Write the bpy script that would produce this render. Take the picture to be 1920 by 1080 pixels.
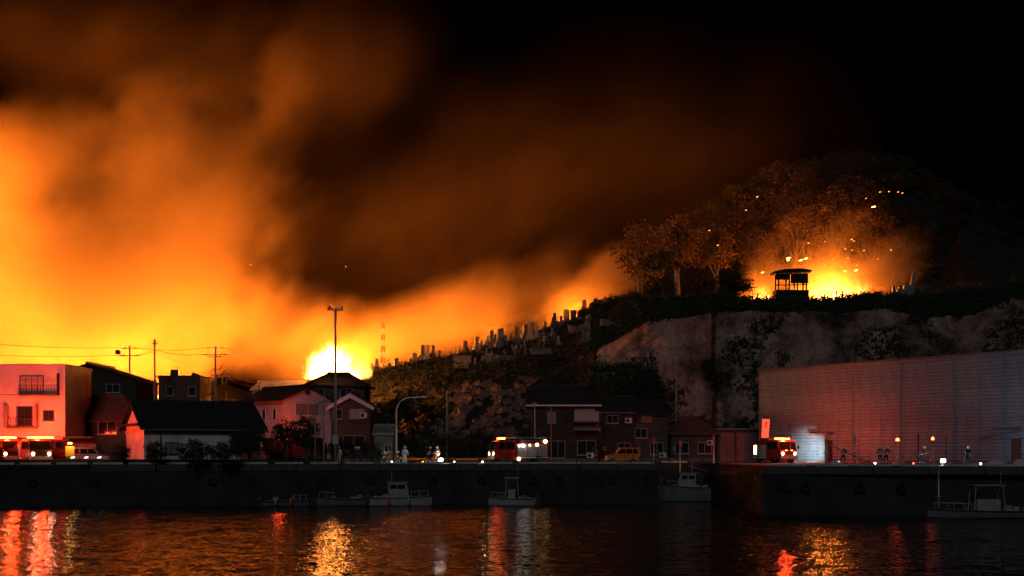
import bpy, bmesh, math, random
from mathutils import Vector, Matrix, noise as mnoise

R = math.radians
PI = math.pi
random.seed(7)
scene = bpy.context.scene
for o in list(bpy.data.objects):
    bpy.data.objects.remove(o)

# ------------------------------------------------------------------ camera
FPX = 2667.0            # focal length in photograph pixels (50 mm lens, 1920 wide)
HOR = 846.0             # eye level in the photograph
CZ = 5.3                # eye height above the water
cam = bpy.data.cameras.new('camera')
cam.sensor_width = 36.0
cam.lens = 50.0
cam.shift_y = (HOR - 540.0) / 1920.0
cam.clip_start = 0.5
cam.clip_end = 4000.0
camo = bpy.data.objects.new('camera', cam)
scene.collection.objects.link(camo)
camo.location = (0, 0, CZ)
camo.rotation_euler = (R(90), 0, 0)
scene.camera = camo

# ------------------------------------------------------------------ night sky, harbour light, exposure
world = bpy.data.worlds.new('World')
scene.world = world
world.use_nodes = True
wn = world.node_tree
wn.nodes.clear()
sky = wn.nodes.new('ShaderNodeTexSky')
sky.sky_type = 'NISHITA'
sky.sun_disc = False
sky.sun_elevation = R(-7)
sky.sun_rotation = R(188)
bg = wn.nodes.new('ShaderNodeBackground')
bg.inputs['Strength'].default_value = 0.05
wo = wn.nodes.new('ShaderNodeOutputWorld')
wn.links.new(sky.outputs[0], bg.inputs[0])
wn.links.new(bg.outputs[0], wo.inputs[0])

ambient = bpy.data.lights.new('harbour_light', 'SUN')
ambient.energy = 0.25
ambient.angle = R(12)
ambient.color = (0.78, 0.90, 1.0)
ambient_o = bpy.data.objects.new('harbour_light', ambient)
scene.collection.objects.link(ambient_o)
# stands in for harbour lights; comes from behind the camera, left and above
ambient_o.rotation_euler = Vector((0.12, 0.90, -0.42)).to_track_quat('-Z', 'Y').to_euler()

scene.view_settings.view_transform = 'Standard'
scene.view_settings.look = 'None'
scene.view_settings.exposure = 0.0
scene.view_settings.gamma = 1.0
scene.view_settings.use_curve_mapping = False

cy = scene.cycles
cy.use_denoising = True
try:
    cy.denoiser = 'OPENIMAGEDENOISE'
    cy.denoising_input_passes = 'RGB_ALBEDO_NORMAL'
    cy.denoising_prefilter = 'ACCURATE'
except Exception:
    pass
cy.max_bounces = 4
cy.diffuse_bounces = 1
cy.glossy_bounces = 2
cy.transmission_bounces = 2
cy.transparent_max_bounces = 6
cy.volume_bounces = 0
cy.volume_step_rate = 4.0
cy.volume_max_steps = 80
cy.sample_clamp_indirect = 80.0
cy.use_adaptive_sampling = True
cy.adaptive_threshold = 0.02
cy.caustics_reflective = False
cy.caustics_refractive = False

# ------------------------------------------------------------------ helpers
def W(px, py, Y):
    """point seen at photograph pixel (px, py) when it stands Y metres away"""
    return Vector(((px - 960.0) * Y / FPX, Y, CZ - (py - HOR) * Y / FPX))
def WX(px, Y):
    return (px - 960.0) * Y / FPX
def WZ(py, Y):
    return CZ - (py - HOR) * Y / FPX
QZ = 4.0                 # quay level

COL = scene.collection

def lerp(a, b, t):
    return a + (b - a) * t
def interp(x, pts):
    if x <= pts[0][0]:
        return pts[0][1]
    for (x0, y0), (x1, y1) in zip(pts, pts[1:]):
        if x <= x1:
            t = (x - x0) / (x1 - x0)
            if isinstance(y0, (tuple, list)):
                return tuple(tuple(lerp(a, b, t) for a, b in zip(p, q)) if isinstance(p, (tuple, list)) else lerp(p, q, t) for p, q in zip(y0, y1))
            return lerp(y0, y1, t)
    return pts[-1][1]

class MB:
    """collects shapes and links them as ONE mesh object"""
    def __init__(s):
        s.v = []; s.f = []
    def add(s, vs, fs):
        n = len(s.v)
        s.v += [tuple(p) for p in vs]
        s.f += [tuple(i + n for i in f) for f in fs]
        return s
    def box(s, x0, x1, y0, y1, z0, z1, M=None, ch=0.0):
        if ch > 0:
            c = ch
            vs = []
            for z, k in ((z0, c), (z0 + c, 0), (z1 - c, 0), (z1, c)):
                vs += [(x0 + k, y0 + k, z), (x1 - k, y0 + k, z), (x1 - k, y1 - k, z), (x0 + k, y1 - k, z)]
            fs = [(3, 2, 1, 0), (12, 13, 14, 15)]
            for l in range(3):
                for i in range(4):
                    j = (i + 1) % 4
                    fs.append((l * 4 + i, l * 4 + j, l * 4 + 4 + j, l * 4 + 4 + i))
        else:
            vs = [(x0, y0, z0), (x1, y0, z0), (x1, y1, z0), (x0, y1, z0), (x0, y0, z1), (x1, y0, z1), (x1, y1, z1), (x0, y1, z1)]
            fs = [(3, 2, 1, 0), (4, 5, 6, 7), (0, 1, 5, 4), (1, 2, 6, 5), (2, 3, 7, 6), (3, 0, 4, 7)]
        if M is not None:
            vs = [M @ Vector(p) for p in vs]
        return s.add(vs, fs)
    def prism(s, poly, a0, a1, axis='y', M=None):
        """polygon in the plane across the axis, pushed along the axis"""
        n = len(poly)
        def pt(p, a):
            if axis == 'y': return Vector((p[0], a, p[1]))
            if axis == 'x': return Vector((a, p[0], p[1]))
            return Vector((p[0], p[1], a))
        vs = [pt(p, a0) for p in poly] + [pt(p, a1) for p in poly]
        if M is not None:
            vs = [M @ p for p in vs]
        fs = [tuple(range(n - 1, -1, -1)), tuple(range(n, 2 * n))]
        fs += [(i, (i + 1) % n, n + (i + 1) % n, n + i) for i in range(n)]
        return s.add(vs, fs)
    def tube(s, pts, rad, seg=6, cap=True):
        pts = [Vector(p) for p in pts]
        if not isinstance(rad, (list, tuple)):
            rad = [rad] * len(pts)
        vs, fs = [], []
        prev = None
        for i, p in enumerate(pts):
            d = (pts[min(i + 1, len(pts) - 1)] - pts[max(i - 1, 0)])
            if d.length < 1e-9: d = Vector((0, 0, 1))
            d.normalize()
            up = Vector((0, 0, 1)) if abs(d.z) < 0.9 else Vector((1, 0, 0))
            if prev is not None: up = prev
            a = d.cross(up)
            if a.length < 1e-6: a = d.orthogonal()
            a.normalize(); b = a.cross(d).normalized()
            prev = b
            for k in range(seg):
                t = 2 * PI * k / seg
                vs.append(p + (a * math.cos(t) + b * math.sin(t)) * rad[i])
        for i in range(len(pts) - 1):
            for k in range(seg):
                k2 = (k + 1) % seg
                fs.append((i * seg + k, i * seg + k2, (i + 1) * seg + k2, (i + 1) * seg + k))
        if cap:
            fs.append(tuple(range(seg - 1, -1, -1)))
            fs.append(tuple(range((len(pts) - 1) * seg, len(pts) * seg)))
        return s.add(vs, fs)
    def lathe(s, prof, seg=10, M=None):
        vs, fs = [], []
        for r, z in prof:
            for k in range(seg):
                t = 2 * PI * k / seg
                vs.append(Vector((r * math.cos(t), r * math.sin(t), z)))
        if M is not None:
            vs = [M @ p for p in vs]
        for i in range(len(prof) - 1):
            for k in range(seg):
                k2 = (k + 1) % seg
                fs.append((i * seg + k, i * seg + k2, (i + 1) * seg + k2, (i + 1) * seg + k))
        fs.append(tuple(range(seg - 1, -1, -1)))
        fs.append(tuple(range((len(prof) - 1) * seg, len(prof) * seg)))
        return s.add(vs, fs)
    def grid(s, rows):
        """rows of points -> a sheet"""
        n = len(rows[0]); vs = []; fs = []
        for r in rows: vs += [tuple(p) for p in r]
        for i in range(len(rows) - 1):
            for j in range(n - 1):
                fs.append((i * n + j, i * n + j + 1, (i + 1) * n + j + 1, (i + 1) * n + j))
        return s.add(vs, fs)
    def loft(s, rings, cap=True):
        n = len(rings[0]); vs = []; fs = []
        for r in rings: vs += [tuple(p) for p in r]
        for i in range(len(rings) - 1):
            for j in range(n):
                j2 = (j + 1) % n
                fs.append((i * n + j, i * n + j2, (i + 1) * n + j2, (i + 1) * n + j))
        if cap:
            fs.append(tuple(range(n - 1, -1, -1)))
            fs.append(tuple(range((len(rings) - 1) * n, len(rings) * n)))
        return s.add(vs, fs)
    def mesh(s, name, mat, smooth=False):
        me = bpy.data.meshes.new(name)
        me.from_pydata(s.v, [], s.f)
        me.update()
        bm = bmesh.new(); bm.from_mesh(me)
        bmesh.ops.recalc_face_normals(bm, faces=bm.faces)
        bm.to_mesh(me); bm.free()
        if mat is not None:
            me.materials.append(M_[mat] if isinstance(mat, str) else mat)
        if smooth:
            me.polygons.foreach_set('use_smooth', [True] * len(me.polygons))
        return me
    def build(s, name, mat, parent=None, smooth=False, loc=None):
        o = bpy.data.objects.new(name, s.mesh(name, mat, smooth))
        COL.objects.link(o)
        if parent is not None: o.parent = parent
        if loc is not None: o.location = loc
        return o

def tag(o, label=None, cat=None, group=None, kind=None):
    if label: o['label'] = label
    if cat: o['category'] = cat
    if group: o['group'] = group
    if kind: o['kind'] = kind
    return o
def thing(name, label, cat, loc=(0, 0, 0), rotz=0.0, group=None):
    o = bpy.data.objects.new(name, None)
    o.empty_display_size = 0.3
    COL.objects.link(o)
    o.location = loc; o.rotation_euler = (0, 0, rotz)
    return tag(o, label, cat, group)
def copy_tree(o, parent=None):
    c = o.copy(); COL.objects.link(c)
    if parent is not None: c.parent = parent
    for ch in list(o.children):
        copy_tree(ch, c)
    return c
def share(src, name, parent, loc=(0, 0, 0), rot=(0, 0, 0), scale=(1, 1, 1)):
    """one more piece that shares mesh data"""
    o = bpy.data.objects.new(name, src.data if hasattr(src, 'data') else src)
    COL.objects.link(o)
    if parent is not None: o.parent = parent
    o.location = loc; o.rotation_euler = rot; o.scale = scale
    return o
def lamp(name, loc, energy, color, radius=0.3, parent=None, spot=None, aim=None, blend=0.5):
    """light of a flame, headlamp, beacon or added source, kept with the thing that shines"""
    l = bpy.data.lights.new(name, 'SPOT' if spot else 'POINT')
    l.energy = energy; l.color = color; l.shadow_soft_size = radius
    if spot:
        l.spot_size = R(spot); l.spot_blend = blend
    o = bpy.data.objects.new(name, l)
    COL.objects.link(o)
    o.location = loc
    if parent is not None: o.parent = parent
    if aim is not None:
        o.rotation_euler = Vector(aim).to_track_quat('-Z', 'Y').to_euler()
    return o

# ------------------------------------------------------------------ materials
M_ = {}
def mat(name, col, rough=0.8, metal=0.0, var=0.25, scale=2.0, bump=0.0, bscale=8.0, spec=0.3, col2=None, coat=0.0, detail=4.0):
    """surface with uneven colour, grain and fine relief"""
    m = bpy.data.materials.new(name); m.use_nodes = True
    nt = m.node_tree; nt.nodes.clear()
    out = nt.nodes.new('ShaderNodeOutputMaterial')
    b = nt.nodes.new('ShaderNodeBsdfPrincipled')
    nt.links.new(b.outputs[0], out.inputs[0])
    b.inputs['Metallic'].default_value = metal
    b.inputs['Roughness'].default_value = rough
    b.inputs['Specular IOR Level'].default_value = spec
    b.inputs['Coat Weight'].default_value = coat
    tc = nt.nodes.new('ShaderNodeTexCoord')
    no = nt.nodes.new('ShaderNodeTexNoise')
    no.inputs['Scale'].default_value = scale
    no.inputs['Detail'].default_value = detail
    no.inputs['Roughness'].default_value = 0.6
    nt.links.new(tc.outputs['Object'], no.inputs['Vector'])
    r = nt.nodes.new('ShaderNodeValToRGB')
    c2 = col2 if col2 else tuple(c * (1 - var) for c in col)
    c1 = col if col2 else tuple(min(1, c * (1 + var * 0.6)) for c in col)
    r.color_ramp.elements[0].position = 0.32; r.color_ramp.elements[0].color = (*c2, 1)
    r.color_ramp.elements[1].position = 0.68; r.color_ramp.elements[1].color = (*c1, 1)
    nt.links.new(no.outputs[0], r.inputs[0])
    nt.links.new(r.outputs[0], b.inputs['Base Color'])
    if bump > 0:
        n2 = nt.nodes.new('ShaderNodeTexNoise')
        n2.inputs['Scale'].default_value = bscale
        n2.inputs['Detail'].default_value = 5
        nt.links.new(tc.outputs['Object'], n2.inputs['Vector'])
        bp = nt.nodes.new('ShaderNodeBump')
        bp.inputs['Strength'].default_value = bump
        bp.inputs['Distance'].default_value = 0.1
        nt.links.new(n2.outputs[0], bp.inputs['Height'])
        nt.links.new(bp.outputs[0], b.inputs['Normal'])
    M_[name] = m
    return m
def emis(name, col, strength):
    m = bpy.data.materials.new(name); m.use_nodes = True
    nt = m.node_tree; nt.nodes.clear()
    out = nt.nodes.new('ShaderNodeOutputMaterial')
    e = nt.nodes.new('ShaderNodeEmission')
    e.inputs[0].default_value = (*col, 1); e.inputs[1].default_value = strength
    nt.links.new(e.outputs[0], out.inputs[0])
    M_[name] = m
    return m
def glass(name, col=(0.02, 0.025, 0.03), rough=0.06):
    return mat(name, col, rough=rough, spec=0.6, var=0.1, scale=0.5)

FIRE = (1.0, 0.25, 0.026)
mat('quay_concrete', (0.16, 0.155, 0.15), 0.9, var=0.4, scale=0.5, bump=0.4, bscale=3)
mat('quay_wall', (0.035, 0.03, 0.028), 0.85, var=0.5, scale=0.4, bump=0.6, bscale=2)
mat('asphalt', (0.05, 0.05, 0.05), 0.9, var=0.3, scale=1.5, bump=0.3, bscale=14)
mat('soil', (0.035, 0.028, 0.02), 0.95, var=0.5, scale=0.25, bump=0.8, bscale=1.2)
mat('wood_dark', (0.03, 0.022, 0.016), 0.9, var=0.4, scale=2)
mat('forest', (0.028, 0.032, 0.018), 0.95, var=0.5, scale=0.4, bump=1.0, bscale=1.0)
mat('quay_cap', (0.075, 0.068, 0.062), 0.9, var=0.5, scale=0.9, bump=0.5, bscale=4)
# ------------------------------------------------------------------ water
def water_material():
    m = bpy.data.materials.new('harbour_water'); m.use_nodes = True
    nt = m.node_tree; nt.nodes.clear()
    out = nt.nodes.new('ShaderNodeOutputMaterial')
    b = nt.nodes.new('ShaderNodeBsdfPrincipled')
    nt.links.new(b.outputs[0], out.inputs[0])
    b.inputs['Base Color'].default_value = (0.006, 0.006, 0.007, 1)
    b.inputs['Roughness'].default_value = 0.08
    b.inputs['IOR'].default_value = 1.33
    b.inputs['Specular IOR Level'].default_value = 0.5
    tc = nt.nodes.new('ShaderNodeTexCoord')
    def nz(sx, sy, sc, det, rough=0.55):
        mp = nt.nodes.new('ShaderNodeMapping')
        mp.inputs['Scale'].default_value = (sx, sy, 1)
        mp.inputs['Rotation'].default_value = (0, 0, R(9))
        nt.links.new(tc.outputs['Object'], mp.inputs[0])
        n = nt.nodes.new('ShaderNodeTexNoise')
        n.inputs['Scale'].default_value = sc; n.inputs['Detail'].default_value = det
        n.inputs['Roughness'].default_value = rough
        nt.links.new(mp.outputs[0], n.inputs['Vector'])
        return n.outputs[1]
    def slope(n, k_):
        sub = nt.nodes.new('ShaderNodeVectorMath'); sub.operation = 'SUBTRACT'
        nt.links.new(n, sub.inputs[0]); sub.inputs[1].default_value = (.5, .5, .5)
        mu = nt.nodes.new('ShaderNodeVectorMath'); mu.operation = 'MULTIPLY'
        nt.links.new(sub.outputs[0], mu.inputs[0]); mu.inputs[1].default_value = (k_[0], k_[1], 0)
        return mu.outputs[0]
    a = slope(nz(0.5, 0.9, 1.1, 2), SLOPE_A)
    c = slope(nz(0.7, 1.0, 4.5, 3), SLOPE_B)
    ad = nt.nodes.new('ShaderNodeVectorMath'); ad.operation = 'ADD'
    nt.links.new(a, ad.inputs[0]); nt.links.new(c, ad.inputs[1])
    up = nt.nodes.new('ShaderNodeVectorMath'); up.operation = 'ADD'
    nt.links.new(ad.outputs[0], up.inputs[0]); up.inputs[1].default_value = (0, 0, 1)
    nrm = nt.nodes.new('ShaderNodeVectorMath'); nrm.operation = 'NORMALIZE'
    nt.links.new(up.outputs[0], nrm.inputs[0])
    nt.links.new(nrm.outputs[0], b.inputs['Normal'])
    M_['water'] = m
SLOPE_A = (0.26, 0.95)      # tilt of the long ripples
SLOPE_B = (0.34, 1.45)      # tilt of the short ones
water_material()
g = MB(); g.grid([[(x, y, 0) for x in (-900, -300, 0, 300, 900)] for y in (-60, 0, 100, 200, 1200)])
tag(g.build('water', 'water'), kind='structure')

# ------------------------------------------------------------------ quay, pier, ground
def quay_block(name, poly, z0, z1, m):
    b = MB(); b.prism(poly, z0, z1, 'z')
    return tag(b.build(name, m), kind='structure')
PIER_X = WX(1431, 119)
INX0, INX1 = WX(1234, 143), WX(1431, 119)
edge = [(WX(-700, 128), 128), (WX(0, 133), 133), (WX(300, 137), 137), (WX(640, 142), 142), (INX0, 143), (INX0, 156), (INX1 + 3.0, 156)]
back = [(200, 156), (200, 1100), (-800, 1100), (-800, 128)]
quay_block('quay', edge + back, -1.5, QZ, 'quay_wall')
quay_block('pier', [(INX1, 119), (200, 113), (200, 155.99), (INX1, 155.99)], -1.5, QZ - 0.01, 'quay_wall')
# road surface sheets on top
b = MB(); b.prism([(p[0], p[1] + (0.9 if i not in (4, 5) else 0.6)) for i, p in enumerate(edge)] + back, QZ + 0.004, QZ + 0.02, 'z')
tag(b.build('pavement', 'quay_concrete'), kind='structure')
b = MB(); b.prism([(INX1 + .7, 119.8), (199, 113.8), (199, 157), (INX1 + .7, 157)], QZ + 0.024, QZ + 0.04, 'z')
tag(b.build('pavement', 'quay_concrete'), kind='structure')
b = MB(); b.prism([(-300, 151), (-60, 152), (INX1, 160), (INX1, 169), (-60, 160), (-300, 158)], QZ + 0.024, QZ + 0.034, 'z')
tag(b.build('road', 'asphalt'), kind='structure')

# kerb blocks along the quay edge
kb = MB(); kb.box(-1.4, 1.4, -.11, .11, 0, .2, ch=.03)
mat('kerb_lightened', (0.50, 0.48, 0.42), 0.8, var=0.35, scale=1.2, bump=.3, bscale=6)  # kerb concrete lightened to stand for lamplight along the edge
kme = kb.mesh('kerb', 'kerb_lightened')
kerb_root = None
def kerb_line(p, q, root):
    p, q = Vector(p), Vector(q); L = (q - p).length; n = max(1, int(L / 3.2))
    a = math.atan2(q.y - p.y, q.x - p.x)
    for i in range(n):
        c = p.lerp(q, (i + .5) / n)
        o = share(kme, 'kerb', root, (c.x, c.y, c.z), (0, 0, a))
quay_o = bpy.data.objects['quay']; pier_o = bpy.data.objects['pier']
kerb_line((WX(-40, 133), 133.3, QZ + .021), (WX(300, 137), 137.4, QZ + .021), quay_o)
kerb_line((WX(300, 137), 137.4, QZ + .021), (WX(640, 142), 142.4, QZ + .021), quay_o)
kerb_line((WX(640, 142), 142.4, QZ + .021), (INX0 - .4, 143.4, QZ + .021), quay_o)
kerb_line((INX0, 156.4, QZ + .021), (INX1, 156.4, QZ + .021), quay_o)
kerb_line((INX1 + .5, 119.6, QZ + .021), (WX(1930, 116.5), 117.2, QZ + .021), pier_o)

# ------------------------------------------------------------------ hillside with quarried cliff
PROF = [
 (560, ((196, 858), (200, 830), (205, 800), (210, 775), (216, 755), (222, 745), (236, 760), (262, 840))),
 (690, ((186, 858), (192, 810), (199, 770), (206, 735), (213, 706), (220, 697), (236, 715), (262, 800))),
 (800, ((178, 858), (184, 826), (190, 770), (197, 724), (206, 700), (219, 672), (236, 688), (262, 790))),
 (960, ((178, 858), (184, 830), (189, 770), (195, 724), (207, 690), (223, 640), (238, 650), (264, 760))),
 (1060, ((182, 858), (187, 810), (191, 760), (198, 700), (211, 650), (225, 607), (242, 615), (266, 740))),
 (1118, ((185, 858), (188, 800), (190, 740), (193, 690), (198, 655), (222, 576), (246, 572), (272, 640))),
 (1160, ((186, 858), (188, 800), (190, 740), (192, 690), (196, 634), (218, 566), (250, 556), (285, 540))),
 (1210, ((187, 858), (188.5, 800), (190, 740), (192, 670), (195.5, 611), (212, 562), (250, 550), (290, 500))),
 (1335, ((187, 858), (188.5, 800), (190, 740), (192, 660), (195, 586), (206, 562), (250, 600), (300, 560))),
 (1342, ((191, 858), (192.5, 800), (194, 740), (196, 660), (198, 588), (207, 562), (250, 600), (300, 560))),
 (1480, ((190, 858), (192, 800), (194.5, 730), (197, 660), (201, 585), (208, 562), (250, 602), (300, 560))),
 (1600, ((190, 858), (192.5, 800), (195, 730), (198, 650), (202, 582), (209, 560), (250, 602), (300, 560))),
 (1740, ((189, 858), (192, 790), (194, 720), (196, 655), (202, 590), (209, 555), (250, 600), (300, 560))),
 (1800, ((190, 858), (193, 790), (197, 720), (202, 655), (207, 600), (212, 548), (250, 520), (300, 380))),
 (1900, ((190, 858), (193, 780), (196, 700), (200, 620), (205, 560), (212, 534), (250, 515), (300, 440))),
 (2150, ((190, 858), (194, 780), (198, 700), (204, 640), (210, 590), (218, 560), (250, 530), (300, 470))),
 (2500, ((190, 858), (194, 800), (198, 750), (204, 720), (210, 700), (218, 690), (250, 680), (300, 640))),
]
def hill_point(px, t, rough=1.0):
    """t in 0..7 along the profile"""
    pr = interp(px, PROF)
    i = min(6, int(t)); k = t - i
    Y = lerp(pr[i][0], pr[i + 1][0], k); py = lerp(pr[i][1], pr[i + 1][1], k)
    p = W(px, py, Y)
    if rough:
        n = mnoise.fractal(p * 0.18, 0.9, 2.1, 5)
        n2 = mnoise.noise(p * 0.55)
        ste = 1.0 if t < 5.5 else 0.5
        n3 = mnoise.ridged_multi_fractal(Vector((p.x * .35, p.y * .35, p.z * .12)), 1.0, 2.0, 4, 1.0, 2.0)
        p += Vector((0, -1.6 * n - 0.5 * n2 - 0.5 * (n3 - 1), 0.5 * n * (1 if t > 4 else .4))) * rough * ste
    return p
def hill_z(x, y):
    """ground height of the hill under (x, y)"""
    px = 960 + x * FPX / y
    pr = interp(px, PROF)
    if y <= pr[0][0]: return QZ
    for (a, b) in zip(pr, pr[1:]):
        if y <= b[0]:
            k = (y - a[0]) / (b[0] - a[0])
            return WZ(lerp(a[1], b[1], k), y)
    return WZ(pr[-1][1], y)

def cliff_material():
    m = bpy.data.materials.new('cliff_rock'); m.use_nodes = True
    nt = m.node_tree; nt.nodes.clear()
    L = nt.links.new
    out = nt.nodes.new('ShaderNodeOutputMaterial')
    b = nt.nodes.new('ShaderNodeBsdfPrincipled'); b.inputs['Roughness'].default_value = 0.95
    b.inputs['Specular IOR Level'].default_value = 0.1
    L(b.outputs[0], out.inputs[0])
    tc = nt.nodes.new('ShaderNodeTexCoord')
    def nz(scale, det, vec=(1, 1, 1), rot=0):
        mp = nt.nodes.new('ShaderNodeMapping'); mp.inputs['Scale'].default_value = vec
        mp.inputs['Rotation'].default_value = (0, rot, 0)
        L(tc.outputs['Object'], mp.inputs[0])
        n = nt.nodes.new('ShaderNodeTexNoise'); n.inputs['Scale'].default_value = scale; n.inputs['Detail'].default_value = det
        n.inputs['Roughness'].default_value = .65
        L(mp.outputs[0], n.inputs['Vector']); return n.outputs[0]
    r = nt.nodes.new('ShaderNodeValToRGB')
    e = r.color_ramp.elements
    e[0].position = .34; e[0].color = (0.05, 0.035, 0.026, 1)
    e[1].position = .62; e[1].color = (0.55, 0.33, 0.25, 1)
    x = e.new(.46); x.color = (0.30, 0.165, 0.12, 1)
    L(nz(0.16, 7, (1, 1, .45), R(24)), r.inputs[0])
    # vegetation in patches, where the slope has ledges
    r2 = nt.nodes.new('ShaderNodeValToRGB')
    r2.color_ramp.elements[0].position = .50; r2.color_ramp.elements[0].color = (0, 0, 0, 1)
    r2.color_ramp.elements[1].position = .60; r2.color_ramp.elements[1].color = (1, 1, 1, 1)
    L(nz(0.055, 6, (1, 1, 1.2), R(-35)), r2.inputs[0])
    mx = nt.nodes.new('ShaderNodeMixRGB')
    L(r2.outputs[0], mx.inputs[0]); L(r.outputs[0], mx.inputs[1]); mx.inputs[2].default_value = (0.022, 0.022, 0.014, 1)
    L(mx.outputs[0], b.inputs['Base Color'])
    bp = nt.nodes.new('ShaderNodeBump'); bp.inputs['Strength'].default_value = .9; bp.inputs['Distance'].default_value = .35
    L(nz(0.6, 8, (1, 1, .5)), bp.inputs['Height']); L(bp.outputs[0], b.inputs['Normal'])
    M_['cliff'] = m
cliff_material()

def hill_sheet(name, px0, px1, dpx, t0, t1, nt, m, rough=1.0, push=0.0):
    rows = []
    n = int((px1 - px0) / dpx)
    for i in range(nt + 1):
        t = lerp(t0, t1, i / nt)
        rows.append([hill_point(lerp(px0, px1, j / n), t, rough) + Vector((0, push, 0)) for j in range(n + 1)])
    g = MB(); g.grid(rows)
    return tag(g.build(name, m, smooth=False), kind='structure')
hill_sheet('hillside', 560, 1118, 5, 0, 7, 80, 'soil')
hill_sheet('cliff', 1118, 2500, 5, 0, 4.05, 80, 'cliff', 1.0)
hill_sheet('hilltop', 1118, 2500, 6, 4.0, 7, 60, 'soil', 1.0, .03)

# far wooded hill behind the burning summit
SIL = [(900, 620), (1080, 560), (1200, 470), (1330, 395), (1450, 335), (1560, 308), (1630, 300), (1700, 312), (1760, 350), (1850, 410), (1920, 440), (2100, 480), (2400, 600)]
rows = []
for i in range(26):
    t = i / 25
    row = []
    for j in range(150):
        px = lerp(900, 2400, j / 149)
        Y = lerp(262, 330, t)
        py = lerp(640, interp(px, SIL), math.sin(min(1, t * 1.25) * PI / 2)) if t < .8 else lerp(interp(px, SIL), interp(px, SIL) + 60, (t - .8) / .2)
        p = W(px, py, Y)
        n = mnoise.fractal(p * .12, 1, 2, 4)
        p += Vector((0, -2 * n, 2.2 * n))
        row.append(p)
    rows.append(row)
g = MB(); g.grid(rows)
tag(g.build('hill', 'forest'), kind='structure')
rows = []
for i in range(16):
    t = i / 15; row = []
    for j in range(70):
        px = lerp(-900, 700, j / 69); Y = lerp(252, 330, t)
        top = lerp(470, 800, max(0, min(1, (px + 250) / 900)))
        p = W(px, lerp(850, top, math.sin(t * PI / 2)), Y)
        n = mnoise.fractal(p * .06, 1, 2, 4)
        row.append(p + Vector((0, 0, 2.0 * n * t)))
    rows.append(row)
g = MB(); g.grid(rows)
tag(g.build('hill', 'forest'), kind='structure')

# unseen wooded spur added left of the view to block the off-frame firelight
rows = []
for i in range(15):
    t = i / 14; row = []
    for j in range(40):
        x = lerp(-260, -82, j / 39); Y = lerp(198, 230, t)
        n = mnoise.fractal(Vector((x, Y, 0)) * .05, 1, 2, 4)
        hgt = 52 * math.sin(t * PI) ** .7 * min(1, (-82 - x) / 5 + .05)
        row.append(Vector((x, Y, QZ - 1 + hgt * (1 + .12 * n))))
    rows.append(row)
g = MB(); g.grid(rows)
tag(g.build('hill', 'forest'), kind='structure')

# unseen bank added behind the houses to block light from the low fires
rows = []
for i in range(11):
    t = i / 10; row = []
    for j in range(90):
        px = lerp(-340, 700, j / 89); Y = lerp(203, 219, t)
        crest = lerp(750, 738, max(0, min(1, (px - 400) / 300)))
        n = mnoise.fractal(Vector((px * .02, Y * .1, 0)), 1, 2, 4)
        z = lerp(QZ - .5, WZ(crest, 211), math.sin(t * PI) ** .6) + .35 * n
        row.append(Vector((WX(px, Y), Y, z)))
    rows.append(row)
g = MB(); g.grid(rows)
tag(g.build('added_bank', 'forest'), kind='structure')
# ------------------------------------------------------------------ smoke (real volume, lit by the flames)
class GN:
    def __init__(s, name):
        s.g = bpy.data.node_groups.new(name, 'GeometryNodeTree')
        s.g.interface.new_socket('Geometry', in_out='OUTPUT', socket_type='NodeSocketGeometry')
        s.n = s.g.nodes; s.l = s.g.links
        s.out = s.n.new('NodeGroupOutput')
    def put(s, sock, v):
        if v is None: return
        if hasattr(v, 'links'): s.l.new(v, sock)
        else: sock.default_value = v
    def m(s, op, a, b=None, c=None, clamp=False):
        n = s.n.new('ShaderNodeMath'); n.operation = op; n.use_clamp = clamp
        for i, v in enumerate((a, b, c)): s.put(n.inputs[i], v)
        return n.outputs[0]
    def v(s, op, a, b=None):
        n = s.n.new('ShaderNodeVectorMath'); n.operation = op
        s.put(n.inputs[0], a)
        if b is not None: s.put(n.inputs[1], b)
        return n.outputs[1] if op in ('DOT_PRODUCT', 'LENGTH') else n.outputs[0]
    def noise(s, vec, scale, detail, rough=.5, col=False):
        n = s.n.new('ShaderNodeTexNoise')
        s.put(n.inputs['Vector'], vec)
        n.inputs['Scale'].default_value = scale; n.inputs['Detail'].default_value = detail; n.inputs['Roughness'].default_value = rough
        return n.outputs[1 if col else 0]
    def smooth(s, v, a, b, lo=0.0, hi=1.0):
        n = s.n.new('ShaderNodeMapRange'); n.interpolation_type = 'SMOOTHSTEP'
        s.put(n.inputs[0], v); n.inputs[1].default_value = a; n.inputs[2].default_value = b
        n.inputs[3].default_value = lo; n.inputs[4].default_value = hi
        return n.outputs[0]

def smoke_material(name, col, density):
    m = bpy.data.materials.new(name); m.use_nodes = True
    nt = m.node_tree; nt.nodes.clear()
    out = nt.nodes.new('ShaderNodeOutputMaterial')
    v = nt.nodes.new('ShaderNodeVolumePrincipled')
    v.inputs['Color'].default_value = (*col, 1)
    v.inputs['Density'].default_value = density
    v.inputs['Density Attribute'].default_value = 'density'
    v.inputs['Anisotropy'].default_value = 0.0
    nt.links.new(v.outputs[0], out.inputs['Volume'])
    M_[name] = m
    return m

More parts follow.
